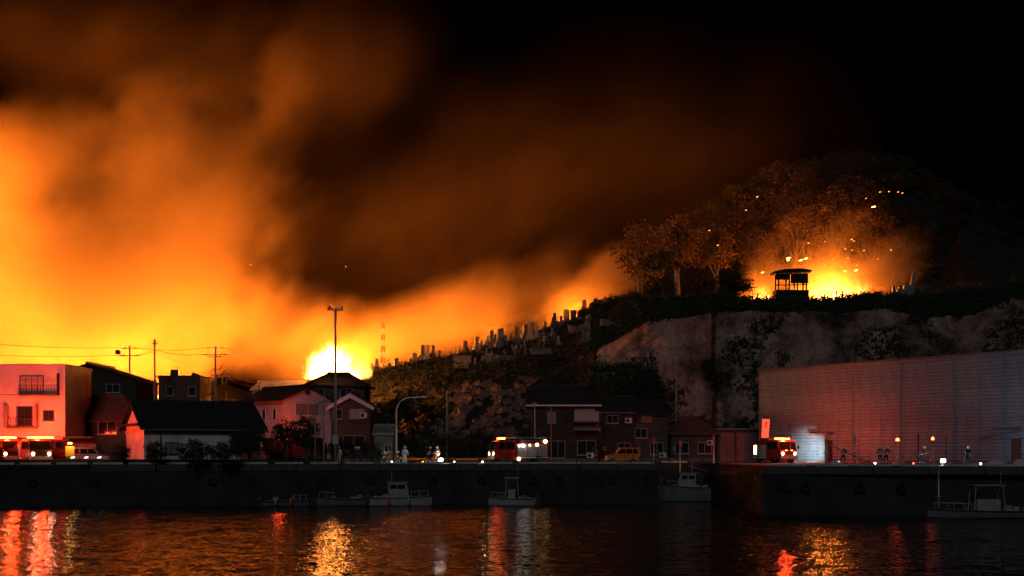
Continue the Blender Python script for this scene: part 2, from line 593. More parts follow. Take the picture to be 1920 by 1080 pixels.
def smoke(name, blobs, D, lo, hi, res, density, col, nscale, gain, thr, seed, slant=48.0, warp=7.0, stretch=.6, veil=()):
    """blobs: (px, py, rx, ry, angle, amount) of the plume as it hangs D metres away"""
    k = D / FPX
    G = GN(name)
    pos = G.n.new('GeometryNodeInputPosition').outputs[0]
    sep = G.n.new('ShaderNodeSeparateXYZ'); G.l.new(pos, sep.inputs[0])
    X, Y, Z = sep.outputs
    # turbulence carries the shape about
    w = G.v('SUBTRACT', G.noise(G.v('ADD', pos, (seed, 0, 0)), nscale * .45, 2, col=True), (.5, .5, .5))
    pw = G.v('ADD', pos, G.v('MULTIPLY', w, (warp * 2.6, warp, warp * 2.6)))
    sw = G.n.new('ShaderNodeSeparateXYZ'); G.l.new(pw, sw.inputs[0])
    Xw, Yw, Zw = sw.outputs
    tot = None; thin = None
    for iv, (px, py, rx, ry, an, am) in enumerate(list(blobs) + list(veil)):
        cx, cz = WX(px, D), WZ(py, D); a, b = rx * k, ry * k
        ca, sa = math.cos(R(an)), math.sin(R(an))
        dx = G.m('SUBTRACT', Xw, cx); dz = G.m('SUBTRACT', Zw, cz)
        u = G.m('DIVIDE', G.m('MULTIPLY_ADD', dx, ca, G.m('MULTIPLY', dz, sa)), a)
        v = G.m('DIVIDE', G.m('MULTIPLY_ADD', dz, ca, G.m('MULTIPLY', dx, -sa)), b)
        q = G.m('MULTIPLY_ADD', u, u, G.m('MULTIPLY', v, v))
        e = G.m('MULTIPLY', G.m('EXPONENT', G.m('MULTIPLY', q, -1.0)), am)
        if iv >= len(blobs): thin = e if thin is None else G.m('ADD', thin, e)
        else: tot = e if tot is None else G.m('ADD', tot, e)
    # billows
    # drawn out along the wind, rising to the right, and deep in the line of the street
    ca, sa = math.cos(R(slant)), math.sin(R(slant))
    al = G.m('MULTIPLY', G.m('MULTIPLY_ADD', Xw, ca, G.m('MULTIPLY', Zw, sa)), stretch)
    ac = G.m('MULTIPLY_ADD', Zw, ca, G.m('MULTIPLY', Xw, -sa))
    cmb = G.n.new('ShaderNodeCombineXYZ')
    G.l.new(al, cmb.inputs[0]); G.l.new(G.m('MULTIPLY', Yw, .4), cmb.inputs[1]); G.l.new(ac, cmb.inputs[2])
    n1 = G.noise(G.v('ADD', cmb.outputs[0], (seed * 3.1, 5, 9)), nscale, 6, .62)
    n1 = G.smooth(n1, .36, .66)
    d = G.m('MULTIPLY', tot, G.m('MULTIPLY_ADD', n1, gain, 1 - gain * .5))
    d = G.m('SUBTRACT', d, thr)
    if thin is not None:
        d = G.m('ADD', G.m('MAXIMUM', d, 0.0), G.m('MULTIPLY', thin, G.m('MULTIPLY_ADD', n1, .9, .5)))
        d = G.m('SUBTRACT', d, .004)
    # soft front and back, nothing below ground
    yc = (lo[1] + hi[1]) / 2; yh = (hi[1] - lo[1]) / 2
    fy = G.smooth(G.m('ABSOLUTE', G.m('SUBTRACT', Yw, yc)), yh * .55, yh * .98, 1, 0)
    d = G.m('MULTIPLY', d, fy)
    xc = (lo[0] + hi[0]) / 2; xh = (hi[0] - lo[0]) / 2
    fx = G.smooth(G.m('ABSOLUTE', G.m('SUBTRACT', X, xc)), xh * .88, xh * .99, 1, 0)
    fz = G.smooth(Z, hi[2] - 10, hi[2] - 1, 1, 0)
    d = G.m('MULTIPLY', d, G.m('MULTIPLY', fx, fz))
    d = G.m('MAXIMUM', d, 0.0)
    vc = G.n.new('GeometryNodeVolumeCube')
    G.l.new(d, vc.inputs['Density'])
    vc.inputs['Min'].default_value = lo; vc.inputs['Max'].default_value = hi
    vc.inputs['Resolution X'].default_value = res[0]
    vc.inputs['Resolution Y'].default_value = res[1]
    vc.inputs['Resolution Z'].default_value = res[2]
    sm = G.n.new('GeometryNodeSetMaterial')
    sm.inputs['Material'].default_value = smoke_material(name + '_volume', col, density)
    G.l.new(vc.outputs[0], sm.inputs['Geometry'])
    G.l.new(sm.outputs[0], G.out.inputs[0])
    me = bpy.data.meshes.new(name)
    o = bpy.data.objects.new('smoke', me)
    COL.objects.link(o)
    md = o.modifiers.new('smoke', 'NODES'); md.node_group = G.g
    me.materials.append(M_[name + '_volume'])
    return tag(o, kind='stuff')

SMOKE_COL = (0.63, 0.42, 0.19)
s1 = smoke('smoke_main',
      [(30, 480, 260, 130, 0, .80), (250, 500, 200, 105, 30, .75), (240, 275, 180, 60, 25, .21), (460, 190, 140, 66, 40, .15), (220, 610, 250, 90, 0, .50), (420, 580, 85, 60, 30, .45), (450, 380, 110, 90, 50, .13),
       (640, 660, 80, 50, 20, .5), (790, 615, 150, 42, 16, .9), (930, 575, 95, 44, 30, .6), (1040, 545, 60, 40, 40, .22)],
      245, (-165, 214, 6), (70, 274, 100), (440, 34, 190), 0.055, SMOKE_COL, 0.082, 1.6, 0.045, 17, warp=4.6,
      veil=[(620, 140, 150, 90, 35, .05), (320, 100, 330, 100, 0, .018), (760, 430, 260, 120, 15, .026), (1000, 360, 300, 150, 10, .019), (1250, 330, 320, 170, 0, .03)])
s2 = smoke('smoke_ridge', [(1110, 555, 60, 38, 40, 1.0), (1060, 590, 22, 40, 0, .9), (1140, 510, 60, 40, 30, .5)],
      245, (2, 236, 20), (24, 256, 46), (80, 24, 90), 0.14, SMOKE_COL, 0.16, 1.5, .06, 31, warp=2.2)
s3 = smoke('smoke_summit', [(1570, 522, 100, 36, 0, 1.0), (1430, 532, 34, 26, 40, .9), (1650, 512, 60, 40, 20, .5), (1540, 455, 150, 60, 0, .16)],
      222, (30, 214, 22), (66, 231, 52), (120, 24, 100), 0.16, SMOKE_COL, 0.16, 1.5, .06, 51, warp=2.2)

# ------------------------------------------------------------------ flames
def flame_material(name, strength):
    m = bpy.data.materials.new(name); m.use_nodes = True
    nt = m.node_tree; nt.nodes.clear()
    out = nt.nodes.new('ShaderNodeOutputMaterial')
    e = nt.nodes.new('ShaderNodeEmission')
    e.inputs[0].default_value = (1.0, 0.33, 0.06, 1); e.inputs[1].default_value = strength
    nt.links.new(e.outputs[0], out.inputs[0])
    M_[name] = m
flame_material('flame_core', 12.0)
flame_material('flame_hot', 14.0)
flame_material('flame_soft', 5.0)
def tongue(mb, c, w, h, rnd, lean=0.0):
    """one flame tongue: a twisting tapered body"""
    n = 7; seg = 7; rings = []
    ph = rnd.random() * 6
    for i in range(n):
        t = i / (n - 1)
        r = w * (math.sin(PI * (0.22 + 0.78 * t)) ** .8) * (1 - .35 * t) + .02
        ox = lean * h * t * t + math.sin(ph + t * 4) * w * .35 * t; oy = math.cos(ph + t * 3) * w * .3 * t
        rings.append([(c[0] + ox + math.cos(2 * PI * k / seg) * r, c[1] + oy + math.sin(2 * PI * k / seg) * r * .8, c[2] + h * t) for k in range(seg)])
    mb.loft(rings)
def flame_volume(parent, w, h, strength, seed, z0=0.0, res=.22, deep=.35, power=2.0):
    """soft burning gas: emits, brightest in its core"""
    G = GN('flame_gas')
    pos = G.n.new('GeometryNodeInputPosition').outputs[0]
    wv = G.v('SUBTRACT', G.noise(G.v('ADD', pos, (seed * 7.7, 0, 0)), 2.6 / w, 4, .6, col=True), (.5, .5, .5))
    pw = G.v('ADD', pos, G.v('MULTIPLY', wv, (w * .62, w * .3, h * 1.15)))
    sp = G.n.new('ShaderNodeSeparateXYZ'); G.l.new(pw, sp.inputs[0])
    u = G.m('DIVIDE', sp.outputs[0], w * .5); v = G.m('DIVIDE', sp.outputs[1], w * deep)
    zz = G.m('DIVIDE', G.m('MAXIMUM', G.m('SUBTRACT', sp.outputs[2], z0), 0.0), h)
    q = G.m('ADD', G.m('MULTIPLY_ADD', u, u, G.m('MULTIPLY', v, v)), G.m('MULTIPLY', zz, zz))
    e = G.m('EXPONENT', G.m('MULTIPLY', q, -2.2))
    n1 = G.smooth(G.noise(G.v('MULTIPLY', pw, (1.6, 1.6, .8)), .55, 4), .3, .7, .3, 1.3)
    d = G.m('MAXIMUM', G.m('SUBTRACT', G.m('MULTIPLY', e, n1), .07), 0.0)
    vc = G.n.new('GeometryNodeVolumeCube'); G.l.new(d, vc.inputs['Density'])
    lo = (-w * 1.15, -w * deep * 2.2, z0 - 1.5); hi = (w * 1.15, w * deep * 2.2, z0 + h * 2.3)
    vc.inputs['Min'].default_value = lo; vc.inputs['Max'].default_value = hi
    for i, ax in enumerate('XYZ'):
        vc.inputs['Resolution ' + ax].default_value = max(12, int((hi[i] - lo[i]) / res))
    m = bpy.data.materials.new('flame_gas'); m.use_nodes = True
    nt = m.node_tree; nt.nodes.clear()
    out = nt.nodes.new('ShaderNodeOutputMaterial'); em = nt.nodes.new('ShaderNodeEmission')
    em.inputs[0].default_value = (1.0, 0.29, 0.045, 1)
    at = nt.nodes.new('ShaderNodeAttribute'); at.attribute_name = 'density'
    pw_ = nt.nodes.new('ShaderNodeMath'); pw_.operation = 'POWER'; pw_.inputs[1].default_value = power
    mu = nt.nodes.new('ShaderNodeMath'); mu.operation = 'MULTIPLY'; mu.inputs[1].default_value = strength
    nt.links.new(at.outputs['Fac'], pw_.inputs[0]); nt.links.new(pw_.outputs[0], mu.inputs[0])
    nt.links.new(mu.outputs[0], em.inputs[1]); nt.links.new(em.outputs[0], out.inputs['Volume'])
    sm = G.n.new('GeometryNodeSetMaterial'); sm.inputs['Material'].default_value = m
    G.l.new(vc.outputs[0], sm.inputs['Geometry']); G.l.new(sm.outputs[0], G.out.inputs[0])
    me = bpy.data.meshes.new('flame_gas'); me.materials.append(m)
    o = bpy.data.objects.new('flame_gas', me); COL.objects.link(o); o.parent = parent
    o['kind'] = 'stuff'
    md = o.modifiers.new('flame', 'NODES'); md.node_group = G.g
    return o
def fire(label, px, py, Y, width, height, n, m, energy, group=None, seed=1, glow=1.0, rad=1.5, lift=.5, base=None, spread=2.0, back=0.0):
    rnd = random.Random(seed)
    c = W(px, py, Y)
    if base is not None: c.z = base
    t = thing('fire', label, 'fire', c, 0, group)
    for i in range(n):
        mb = MB()
        x = lerp(-width / 2, width / 2, (i + .5) / n) + rnd.uniform(-.1, .1) * width / n
        k = 1 - .55 * abs(2 * x / width)
        tongue(mb, (0, 0, 0), width / n * rnd.uniform(.7, 1.1), height * k * rnd.uniform(.65, 1.1), rnd, rnd.uniform(0, .25))
        mb.build('flame', m, t, smooth=True, loc=(x, rnd.uniform(-spread, spread), 0))
    if energy:
        lamp('firelight', (0, back, height * lift), energy, FIRE, rad, t)
    return t
E0 = 1.0e5
fire('wide blaze hidden behind the white three-storey building', 60, 742, 246, 16, 5.0, 5, 'flame_soft', 2.0 * E0, seed=3, base=QZ)
fire('blaze behind the dark square block with the roof tank', 360, 738, 238, 12, 4.0, 5, 'flame_soft', 3.6 * E0, seed=4, base=QZ)
fire('blaze burning out of sight beyond the left edge', -90, 700, 256, 16, 6.0, 5, 'flame_soft', 19.0 * E0, seed=5, base=QZ + 1)
fire('long blaze in the smoke far behind the dark gable house', 190, 700, 258, 14, 5.0, 5, 'flame_soft', 21.0 * E0, seed=25, base=QZ + 1)
fire('unseen tall blaze added far beyond the left edge to light the high smoke', -390, 640, 237, 24, 12.0, 5, 'flame_soft', 95.0 * E0, seed=15)  # unseen source, placed to brighten the high smoke
t = fire('white-hot fire flaring above the roof left of the cemetery slope', 630, 722, 192, 6.4, 4.2, 13, 'flame_core', 0.003 * E0, seed=6, spread=.6)
flame_volume(t, 9.6, 3.4, 340.0, 6, z0=2.4, power=3.0)
fire('unseen wide fire added behind the white-hot one to light its smoke', 655, 722, 236, 8.0, 3.0, 5, 'flame_soft', 2.4 * E0, seed=7, lift=.2)  # carries the white-hot fire's light, set back behind the ridge
fire('fire behind the cemetery ridge at the foot of its smoke', 790, 705, 242, 8, 2.4, 4, 'flame_soft', .5 * E0, seed=8)
fire('fire behind the cemetery ridge below its tallest stones', 930, 672, 246, 6, 2.0, 4, 'flame_soft', .26 * E0, seed=18)
fire('low fire glowing behind the graves under the small dark trees', 1078, 604, 243, 3, 1.4, 3, 'flame_soft', 0.24 * E0, seed=9)
ZS = WZ(561, 209)
t = fire('bright fire burning behind the graves on the cliff top', 1572, 560, 217, 10.5, 2.2, 11, 'flame_hot', 0.55 * E0, seed=10, lift=1.3, back=6.5, base=ZS, rad=2.0)
flame_volume(t, 14.5, 4.6, 8.5, 10, z0=.9, deep=.16)
t = fire('small fire beside the hut on the cliff top', 1428, 560, 217, 2.8, 2.0, 5, 'flame_hot', 0.10 * E0, seed=12, lift=.4, base=ZS, back=3.0)
flame_volume(t, 5.0, 3.4, 5.0, 12, z0=.4, deep=.3)
t = fire('flames licking up behind the hut on the cliff top', 1490, 558, 219, 3.0, 2.0, 4, 'flame_hot', 0, seed=14, base=ZS)
flame_volume(t, 5.0, 4.2, 5.0, 14, z0=.4, deep=.3)
t = fire('little fire glinting at the eave of the dark gable house', 286, 746, 176, 1.2, .8, 3, 'flame_hot', 0, seed=16, spread=.3)
flame_volume(t, 1.8, 1.2, 12.0, 16, z0=.2, deep=.4, res=.12)
# ------------------------------------------------------------------ buildings
mat('white_render', (0.62, 0.58, 0.54), 0.9, var=0.18, scale=0.6, bump=0.15, bscale=10)
mat('pale_plaster', (0.74, 0.63, 0.58), 0.92, var=0.28, scale=0.7, bump=0.2, bscale=6)
mat('pink_plaster', (0.60, 0.50, 0.47), 0.9, var=0.2, scale=0.8, bump=0.15, bscale=8)
mat('dark_cladding', (0.045, 0.036, 0.03), 0.85, var=0.35, scale=1.5, bump=0.3, bscale=6)
mat('brown_wall', (0.09, 0.065, 0.05), 0.9, var=0.35, scale=1.2, bump=0.3, bscale=6)
mat('red_wall', (0.30, 0.13, 0.10), 0.9, var=0.35, scale=1.0, bump=0.3, bscale=6)  # red light is in this colour on the garage doors
mat('roof_tile', (0.032, 0.029, 0.028), 0.75, var=0.35, scale=2.5, bump=0.8, bscale=5)
mat('roof_tile_reddened', (0.16, 0.06, 0.045), 0.75, var=0.35, scale=2.5, bump=0.8, bscale=5)  # tile tone reddened; on the low hip house it stands for red light
mat('roof_metal', (0.24, 0.23, 0.22), 0.55, var=0.25, scale=1.5)
mat('frame_metal', (0.30, 0.29, 0.28), 0.45, metal=.4, var=0.2)
mat('dark_metal', (0.045, 0.043, 0.042), 0.5, metal=.4, var=0.3)
mat('white_paint', (0.72, 0.70, 0.67), 0.6, var=0.15)
mat('shutter', (0.26, 0.20, 0.18), 0.7, var=0.25, scale=4)
mat('curtain', (0.42, 0.36, 0.33), 0.85, var=0.25, scale=6)
mat('weathered_concrete', (0.15, 0.135, 0.12), 0.92, var=0.4, scale=0.6, bump=0.3, bscale=5)
glass('window_glass')

def face_matrix(f, L, Wd):
    if f == 'f': return Matrix.Translation((0, -Wd / 2, 0))
    if f == 'b': return Matrix.Translation((0, Wd / 2, 0)) @ Matrix.Rotation(PI, 4, 'Z')
    if f == 'l': return Matrix.Translation((-L / 2, 0, 0)) @ Matrix.Rotation(-PI / 2, 4, 'Z')
    return Matrix.Translation((L / 2, 0, 0)) @ Matrix.Rotation(PI / 2, 4, 'Z')
def window(parent, F, u, z, w, h, panes=2, pane='window_glass', frame='frame_metal', sill=True, name='window'):
    fr = MB(); t = .07
    x0, x1, z0, z1 = u - w / 2, u + w / 2, z - h / 2, z + h / 2
    fr.box(x0, x1, -.07, .02, z1 - t, z1, F); fr.box(x0, x1, -.07, .02, z0, z0 + t, F)
    fr.box(x0, x0 + t, -.07, .02, z0 + t, z1 - t, F); fr.box(x1 - t, x1, -.07, .02, z0 + t, z1 - t, F)
    wo_ = fr.build(name, frame, parent)
    iw = (w - 2 * t) / panes
    for i in range(panes):
        a = x0 + t + i * iw
        MB().box(a + .025, a + iw - .025, -.03 - .012 * (i % 2), -.012, z0 + t, z1 - t, F).build('pane', pane, wo_)
    for i in range(1, panes):
        a = x0 + t + i * iw
        MB().box(a - .025, a + .025, -.06, -.01, z0 + t, z1 - t, F).build('mullion', frame, wo_)
    if sill:
        MB().box(x0 - .08, x1 + .08, -.14, .02, z0 - .07, z0 - .003, F).build('sill', frame, wo_)
    return wo_
def railing(parent, F, u, z, w, h, depth, bars=None, m='frame_metal', name='balcony'):
    """balcony: slab with posts and rails standing off the wall"""
    sl = MB().box(u - w / 2, u + w / 2, -depth, .02, z - .12, z, F).build(name, 'weathered_concrete', parent)
    rr = MB()
    rr.box(u - w / 2, u + w / 2, -depth, -depth + .05, z + h - .05, z + h, F)
    rr.box(u - w / 2, u + w / 2, -depth, -depth + .04, z + .1, z + .14, F)
    for s in (-1, 1):
        x = u + s * (w / 2 - .03)
        rr.box(x - .025, x + .025, -depth + .05, 0, z + h - .05, z + h, F)
    rr.build('rail', m, sl)
    n = bars or max(3, int(w / .28))
    bb = MB().box(-.018, .018, -.018, .018, 0, h - .05).mesh('baluster', m)
    for i in range(n + 1):
        p = F @ Vector((u - w / 2 + .03 + (w - .06) * i / n, -depth + .025, z))
        share(bb, 'baluster', sl, p)
    return sl

def gable_roof(parent, L, Wd, H, rise, over, m, thick=.16, tiles=True):
    """ridge runs along local x"""
    hw = Wd / 2 + over; hl = L / 2 + over * .7
    dz = rise * over / (Wd / 2)
    top = H + rise + .08
    for s in (-1, 1):
        n = max(6, int(2 * hl / .55))
        rows = []
        for k in (0, 1):
            y = s * (hw if k == 0 else 0.0); z = (H - dz if k == 0 else H + rise) + .1
            row = []
            for i in range(n * 2 + 1):
                row.append((-hl + 2 * hl * i / (n * 2), y, z + (.05 if i % 2 else 0)))
            rows.append(row)
        low = [[(p[0], p[1], p[2] - thick - .05) for p in r] for r in rows]
        g = MB(); g.grid(rows); g.grid(low)
        g.grid([rows[0], low[0]]); g.grid([[r[0] for r in rows], [r[0] for r in low]]); g.grid([[r[-1] for r in rows], [r[-1] for r in low]])
        ro = g.build('roof', m, parent)
        if s == -1:
            MB().box(-hl - .03, hl + .03, -.16, .16, H + rise + .04, H + rise + .32, ch=.07).build('ridge_cap', m, ro)
        MB().tube([(-hl, s * (hw + .05), H - dz - .06), (hl, s * (hw + .05), H - dz - .06)], .06).build('gutter', 'frame_metal', ro)
    # gable walls
    for s in (-1, 1):
        x = s * L / 2
        MB().prism([(-Wd / 2, H), (Wd / 2, H), (0, H + rise)], x - s * .2, x, 'x').build('gable', parent['wallmat'], parent)
def hip_roof(parent, L, Wd, H, rise, over, m, ridge=None):
    hl, hw = L / 2 + over, Wd / 2 + over
    rl = (ridge if ridge is not None else max(.5, L - Wd)) / 2
    z0, z1 = H - .05, H + rise
    V = [(-hl, -hw, z0), (hl, -hw, z0), (hl, hw, z0), (-hl, hw, z0), (-rl, 0, z1), (rl, 0, z1)]
    g = MB(); g.add(V + [(p[0], p[1], p[2] - .16) for p in V[:4]],
                    [(0, 1, 5, 4), (1, 2, 5), (2, 3, 4, 5), (3, 0, 4), (0, 1, 7, 6), (1, 2, 8, 7), (2, 3, 9, 8), (3, 0, 6, 9), (9, 8, 7, 6)])
    ro = g.build('roof', m, parent)
    MB().box(-rl - .2, rl + .2, -.15, .15, z1 - .05, z1 + .22, ch=.06).build('ridge_cap', m, ro)
    for a, b_ in ((0, 4), (1, 5), (2, 5), (3, 4)):
        MB().tube([V[a], Vector(V[b_]) + Vector((0, 0, .06))], .1).build('hip_ridge', m, ro)
    return ro
def house(name, label, c, rot, L, Wd, H, rise, roof, wall, roofm, over=.55, wins=(), group=None, ridge=None, gable_tri=None):
    t = thing(name, label, 'house', c, rot, group)
    t['wallmat'] = wall
    MB().box(-L / 2, L / 2, -Wd / 2, Wd / 2, 0, H).build('wall', wall, t)
    MB().box(-L / 2 - .06, L / 2 + .06, -Wd / 2 - .06, Wd / 2 + .06, 0, .45).build('plinth', 'weathered_concrete', t)
    if roof == 'gable': gable_roof(t, L, Wd, H, rise, over, roofm)
    elif roof == 'hip': hip_roof(t, L, Wd, H, rise, over, roofm, ridge)
    for wdef in wins:
        f, u, z, w, h = wdef[:5]
        window(t, face_matrix(f, L, Wd), u, z, w, h, *(wdef[5:]))
    del t['wallmat']
    return t
def door(parent, F, u, w, h, m='shutter'):
    d = MB().box(u - w / 2, u + w / 2, -.06, .01, .02, h, F).build('door', m, parent)
    MB().box(u + w / 2 - .16, u + w / 2 - .1, -.12, -.06, h * .45, h * .55, F).build('handle', 'frame_metal', d)
    return d

# --- white three-storey building on the far left
def white_building():
    D = 143.0; k = D / FPX
    x0, x1 = WX(-150, D), WX(122, D); L = x1 - x0; H = WZ(682, D) - QZ; Wd = 9.0
    c = ((x0 + x1) / 2, D + Wd / 2, QZ)
    t = thing('apartment_building', 'white flat-roofed three-storey building glowing orange behind the fire engines', 'building', c)
    MB().box(-L / 2, L / 2, -Wd / 2, Wd / 2, 0, H - .25).build('wall', 'white_render', t)
    MB().box(-L / 2 - .08, L / 2 + .08, -Wd / 2 - .08, Wd / 2 + .08, H - .25, H, ch=.03).build('parapet', 'white_render', t)
    F = face_matrix('f', L, Wd)
    U = lambda px: WX(px, D) - c[0]
    Zl = lambda py: WZ(py, D) - QZ
    for py in (743, 806):
        MB().box(-L / 2, L / 2, -.09, .01, Zl(py) - .12, Zl(py) + .12, F).build('floor_band', 'white_render', t)
    w_ = window(t, F, U(59.5), Zl(722), 45 * k, 35 * k, 4, 'curtain', 'dark_metal'); w_['label'] = 'wide dark upper window with curtains'
    railing(t, F, U(74), Zl(740), 74 * k, 18 * k, .55, 14, 'dark_metal')
    MB().box(U(109), U(111), -.5, .0, Zl(740), Zl(700), F).build('downpipe', 'dark_metal', t)
    window(t, F, U(46), Zl(780), 30 * k, 36 * k, 2, 'window_glass', 'dark_metal')
    railing(t, F, U(41), Zl(801), 56 * k, 16 * k, .55, 12, 'dark_metal')
    for px in (14.5, 69.5):
        MB().box(U(px) - .12, U(px) + .12, -.6, -.02, Zl(801), Zl(760), F).build('screen', 'shutter', t)
    window(t, F, U(91), Zl(779), 21 * k, 19 * k, 2, 'window_glass', 'dark_metal')
    window(t, F, U(-60), Zl(722), 40 * k, 35 * k, 3, 'window_glass', 'dark_metal')
    window(t, F, U(-50), Zl(780), 40 * k, 35 * k, 3, 'window_glass', 'dark_metal')
    for px in (-90, -20, 60): window(t, F, U(px), Zl(842), 36 * k, 34 * k, 2)
    door(t, F, U(106), 1.0, 2.1)
white_building()

# --- dark gable-front house behind, and the low red-lit house before it
D = 160.0; k = D / FPX
Wd2 = (262 - 68) * k - .9
house('house', 'tall dark house with wide shallow gable right of the white building', (WX(165, D), D + 5, QZ), R(90), 10, Wd2, WZ(711, D) - QZ, (711 - 683) * k, 'gable', 'dark_cladding', 'roof_tile', .5,
      [('l', 2.8, WZ(728, D) - QZ, 1.6, 1.0), ('l', -.6, WZ(728, D) - QZ, 1.6, 1.0, 2, 'shutter')])
D = 150.0; k = D / FPX
house('house', 'low hip-roofed house lit red behind the parked engines', (WX(172, D), D + 3.2, QZ), 0, (262 - 96) * k, 6.0, WZ(788, D) - QZ, (788 - 741) * k, 'hip', 'brown_wall', 'roof_tile_reddened', .45,
      [('f', WX(139, D) - WX(172, D), WZ(798, D) - QZ, 1.35, 1.5, 2, 'curtain', 'white_paint'), ('f', 1.6, WZ(800, D) - QZ, 2.0, 1.6, 2), ('f', -1.4, 1.1, 1.0, 2.0, 1, 'shutter')], ridge=4.6)
# --- white storehouse with a tiled roof, seen from its corner
def storehouse():
    D = 139.0; th = R(28); L, Wd = 11.8, 7.6
    corner = Vector((WX(270, D), D, QZ))
    ux = Vector((math.cos(th), math.sin(th), 0)); uy = Vector((-math.sin(th), math.cos(th), 0))
    c = corner + ux * (L / 2) + uy * (Wd / 2)
    H = WZ(796, D) - QZ
    t = house('storehouse', 'white-walled storehouse with a black tiled roof behind round bushes', c, th, L, Wd, H, 2.25, 'gable', 'pale_plaster', 'roof_tile', .75)
    F = face_matrix('l', L, Wd)
    MB().box(-Wd / 2 - .7, Wd / 2 + .7, -.95, .0, H - .08, H + .1, F).build('pent_roof', 'roof_tile', t)
    Ff = face_matrix('f', L, Wd)
    window(t, Ff, 3.2, 2.0, 1.0, 1.0, 1, 'shutter', 'dark_metal')
    window(t, Ff, -3.2, 1.6, 1.4, 1.2, 2, 'shutter', 'dark_metal')
    MB().tube([Ff @ Vector((-L / 2 + 1.6, -.1, .1)), Ff @ Vector((-L / 2 + 1.6, -.1, H - .1))], .06).build('downpipe', 'dark_metal', t)
    return t
storehouse()
# --- dark square block with a roof tank
D = 166.0; k = D / FPX
bx0, bx1 = WX(297, D), WX(375, D); L = bx1 - bx0; H = WZ(706, D) - QZ
t = thing('concrete_block', 'dark square concrete building with a roof tank before the orange smoke', 'building', ((bx0 + bx1) / 2, D + 3, QZ))
MB().box(-L / 2, L / 2, -3, 3, 0, H).build('wall', 'brown_wall', t)
MB().box(-L / 2 - .12, L / 2 + .12, -3.12, 3.12, H, H + .14, ch=.03).build('parapet', 'brown_wall', t)
ut = WX(319, D) - (bx0 + bx1) / 2
MB().box(ut - .46, ut + .46, -1, 0, H + .14, H + .95, ch=.06).build('roof_tank', 'dark_metal', t)
MB().prism([(ut + 2.0, H + .14), (ut + 3.4, H + .14), (ut + 2.2, H + .62)], -1.2, .4).build('roof_hatch', 'dark_metal', t)
window(t, face_matrix('f', L, 6), 1.5, H - 1.7, .9, 1.1, 1)
window(t, face_matrix('f', L, 6), -1.1, H - 1.7, .9, 1.1, 1)
# --- pink house in three-quarter view
def pink_house():
    D = 157.0; ph = R(40); Wg, L = 6.0, 9.6
    corner = Vector((WX(531, D), D, QZ))
    gx = Vector((math.cos(R(0) + R(12)), math.sin(R(12)), 0))     # along the gable front
    lx = Vector((-gx.y, gx.x, 0))
    th = math.atan2(lx.y, lx.x)
    return
D = 156.0
th = R(-50)          # long side runs away to the left
L, Wg = 9.4, 6.2
ux = Vector((math.cos(th), math.sin(th), 0)); uy = Vector((-math.sin(th), math.cos(th), 0))
corner = Vector((WX(531, D), D, QZ))
c = corner - ux * (L / 2) + uy * (Wg / 2)
H = WZ(747, D) - QZ
t = house('house', 'pink-lit plastered house with a gable end above dark pines', c, th, L, Wg, H, 1.35, 'gable', 'pink_plaster', 'roof_tile', .5,
      [('f', 2.9, H - 1.7, .75, 1.3, 1, 'window_glass', 'white_paint'), ('f', .6, H - 1.7, .75, 1.3, 1, 'window_glass', 'white_paint'), ('f', -2.7, H - 1.6, 2.2, 2.0, 2, 'shutter', 'white_paint'),
       ('r', .0, H - 1.15, 3.2, 1.35, 2, 'shutter', 'white_paint'), ('r', 1.2, 2.0, 1.4, 1.4, 2), ('f', 1.5, 2.0, 2.4, 1.6, 2)])
MB().lathe([(.3, 0), (.3, .08)], 10, face_matrix('r', L, Wg) @ Matrix.Translation((0, -.02, H + .75)) @ Matrix.Rotation(R(90), 4, 'X')).build('gable_vent', 'dark_metal', t)
MB().tube([face_matrix('f', L, Wg) @ Vector((-1.2, -.12, .1)), face_matrix('f', L, Wg) @ Vector((-1.2, -.12, H - .1))], .07).build('downpipe', 'white_paint', t)
# --- flame-lit long house far behind
D = 196.0; k = D / FPX
house('house', 'long pale house lit yellow by the flames behind the pink house', (WX(522, D), D + 3, QZ), R(-14), (566 - 474) * k, 5, WZ(729, D) - QZ, (729 - 716) * k, 'gable', 'white_render', 'roof_metal', .3,
      [('f', -1.8, WZ(745, D) - QZ, 1.4, 1.2), ('f', 1.6, WZ(745, D) - QZ, 1.4, 1.2)])
# --- dark roof right below the white-hot fire
D = 182.0; k = D / FPX
house('house', 'dark-roofed house standing right below the white-hot fire', (WX(628, D), D + 4, QZ), R(0), (690 - 568) * k - .8, 7.0, WZ(722, D) - QZ, (722 - 697) * k, 'hip', 'brown_wall', 'roof_tile', .5,
      [('f', -2.2, WZ(736, D) - QZ, 1.6, 1.2), ('f', 1.4, WZ(736, D) - QZ, 1.6, 1.2)], ridge=2.6)
# --- gable-front house with a pale bargeboard
D = 158.0; k = D / FPX
Wg = (700 - 615) * k - .7; H = WZ(759, D) - QZ
t = house('house', 'brown gable-front house with a pale pink bargeboard behind the loudspeaker pole', (WX(657, D), D + 4, QZ), R(90), 8, Wg, H, (759 - 738) * k, 'gable', 'brown_wall', 'roof_tile_reddened', .45,
      [('l', .75, H - 1.0, 1.7, 1.1, 2, 'curtain', 'frame_metal'), ('l', -1.4, H - 1.0, 1.0, 1.1, 1), ('l', .4, 2.2, 2.4, 1.7, 2)])
F = face_matrix('l', 8, Wg); hw = Wg / 2 + .45; rz = (759 - 738) * k
for s in (-1, 1):
    MB().prism([(0, H + rz + .02), (0, H + rz - .5), (s * hw, H - rz * .45 / (Wg / 2) - .38), (s * hw, H - rz * .45 / (Wg / 2) + .02)], -.42, -.34, 'y', F).build('bargeboard', 'white_paint', t)
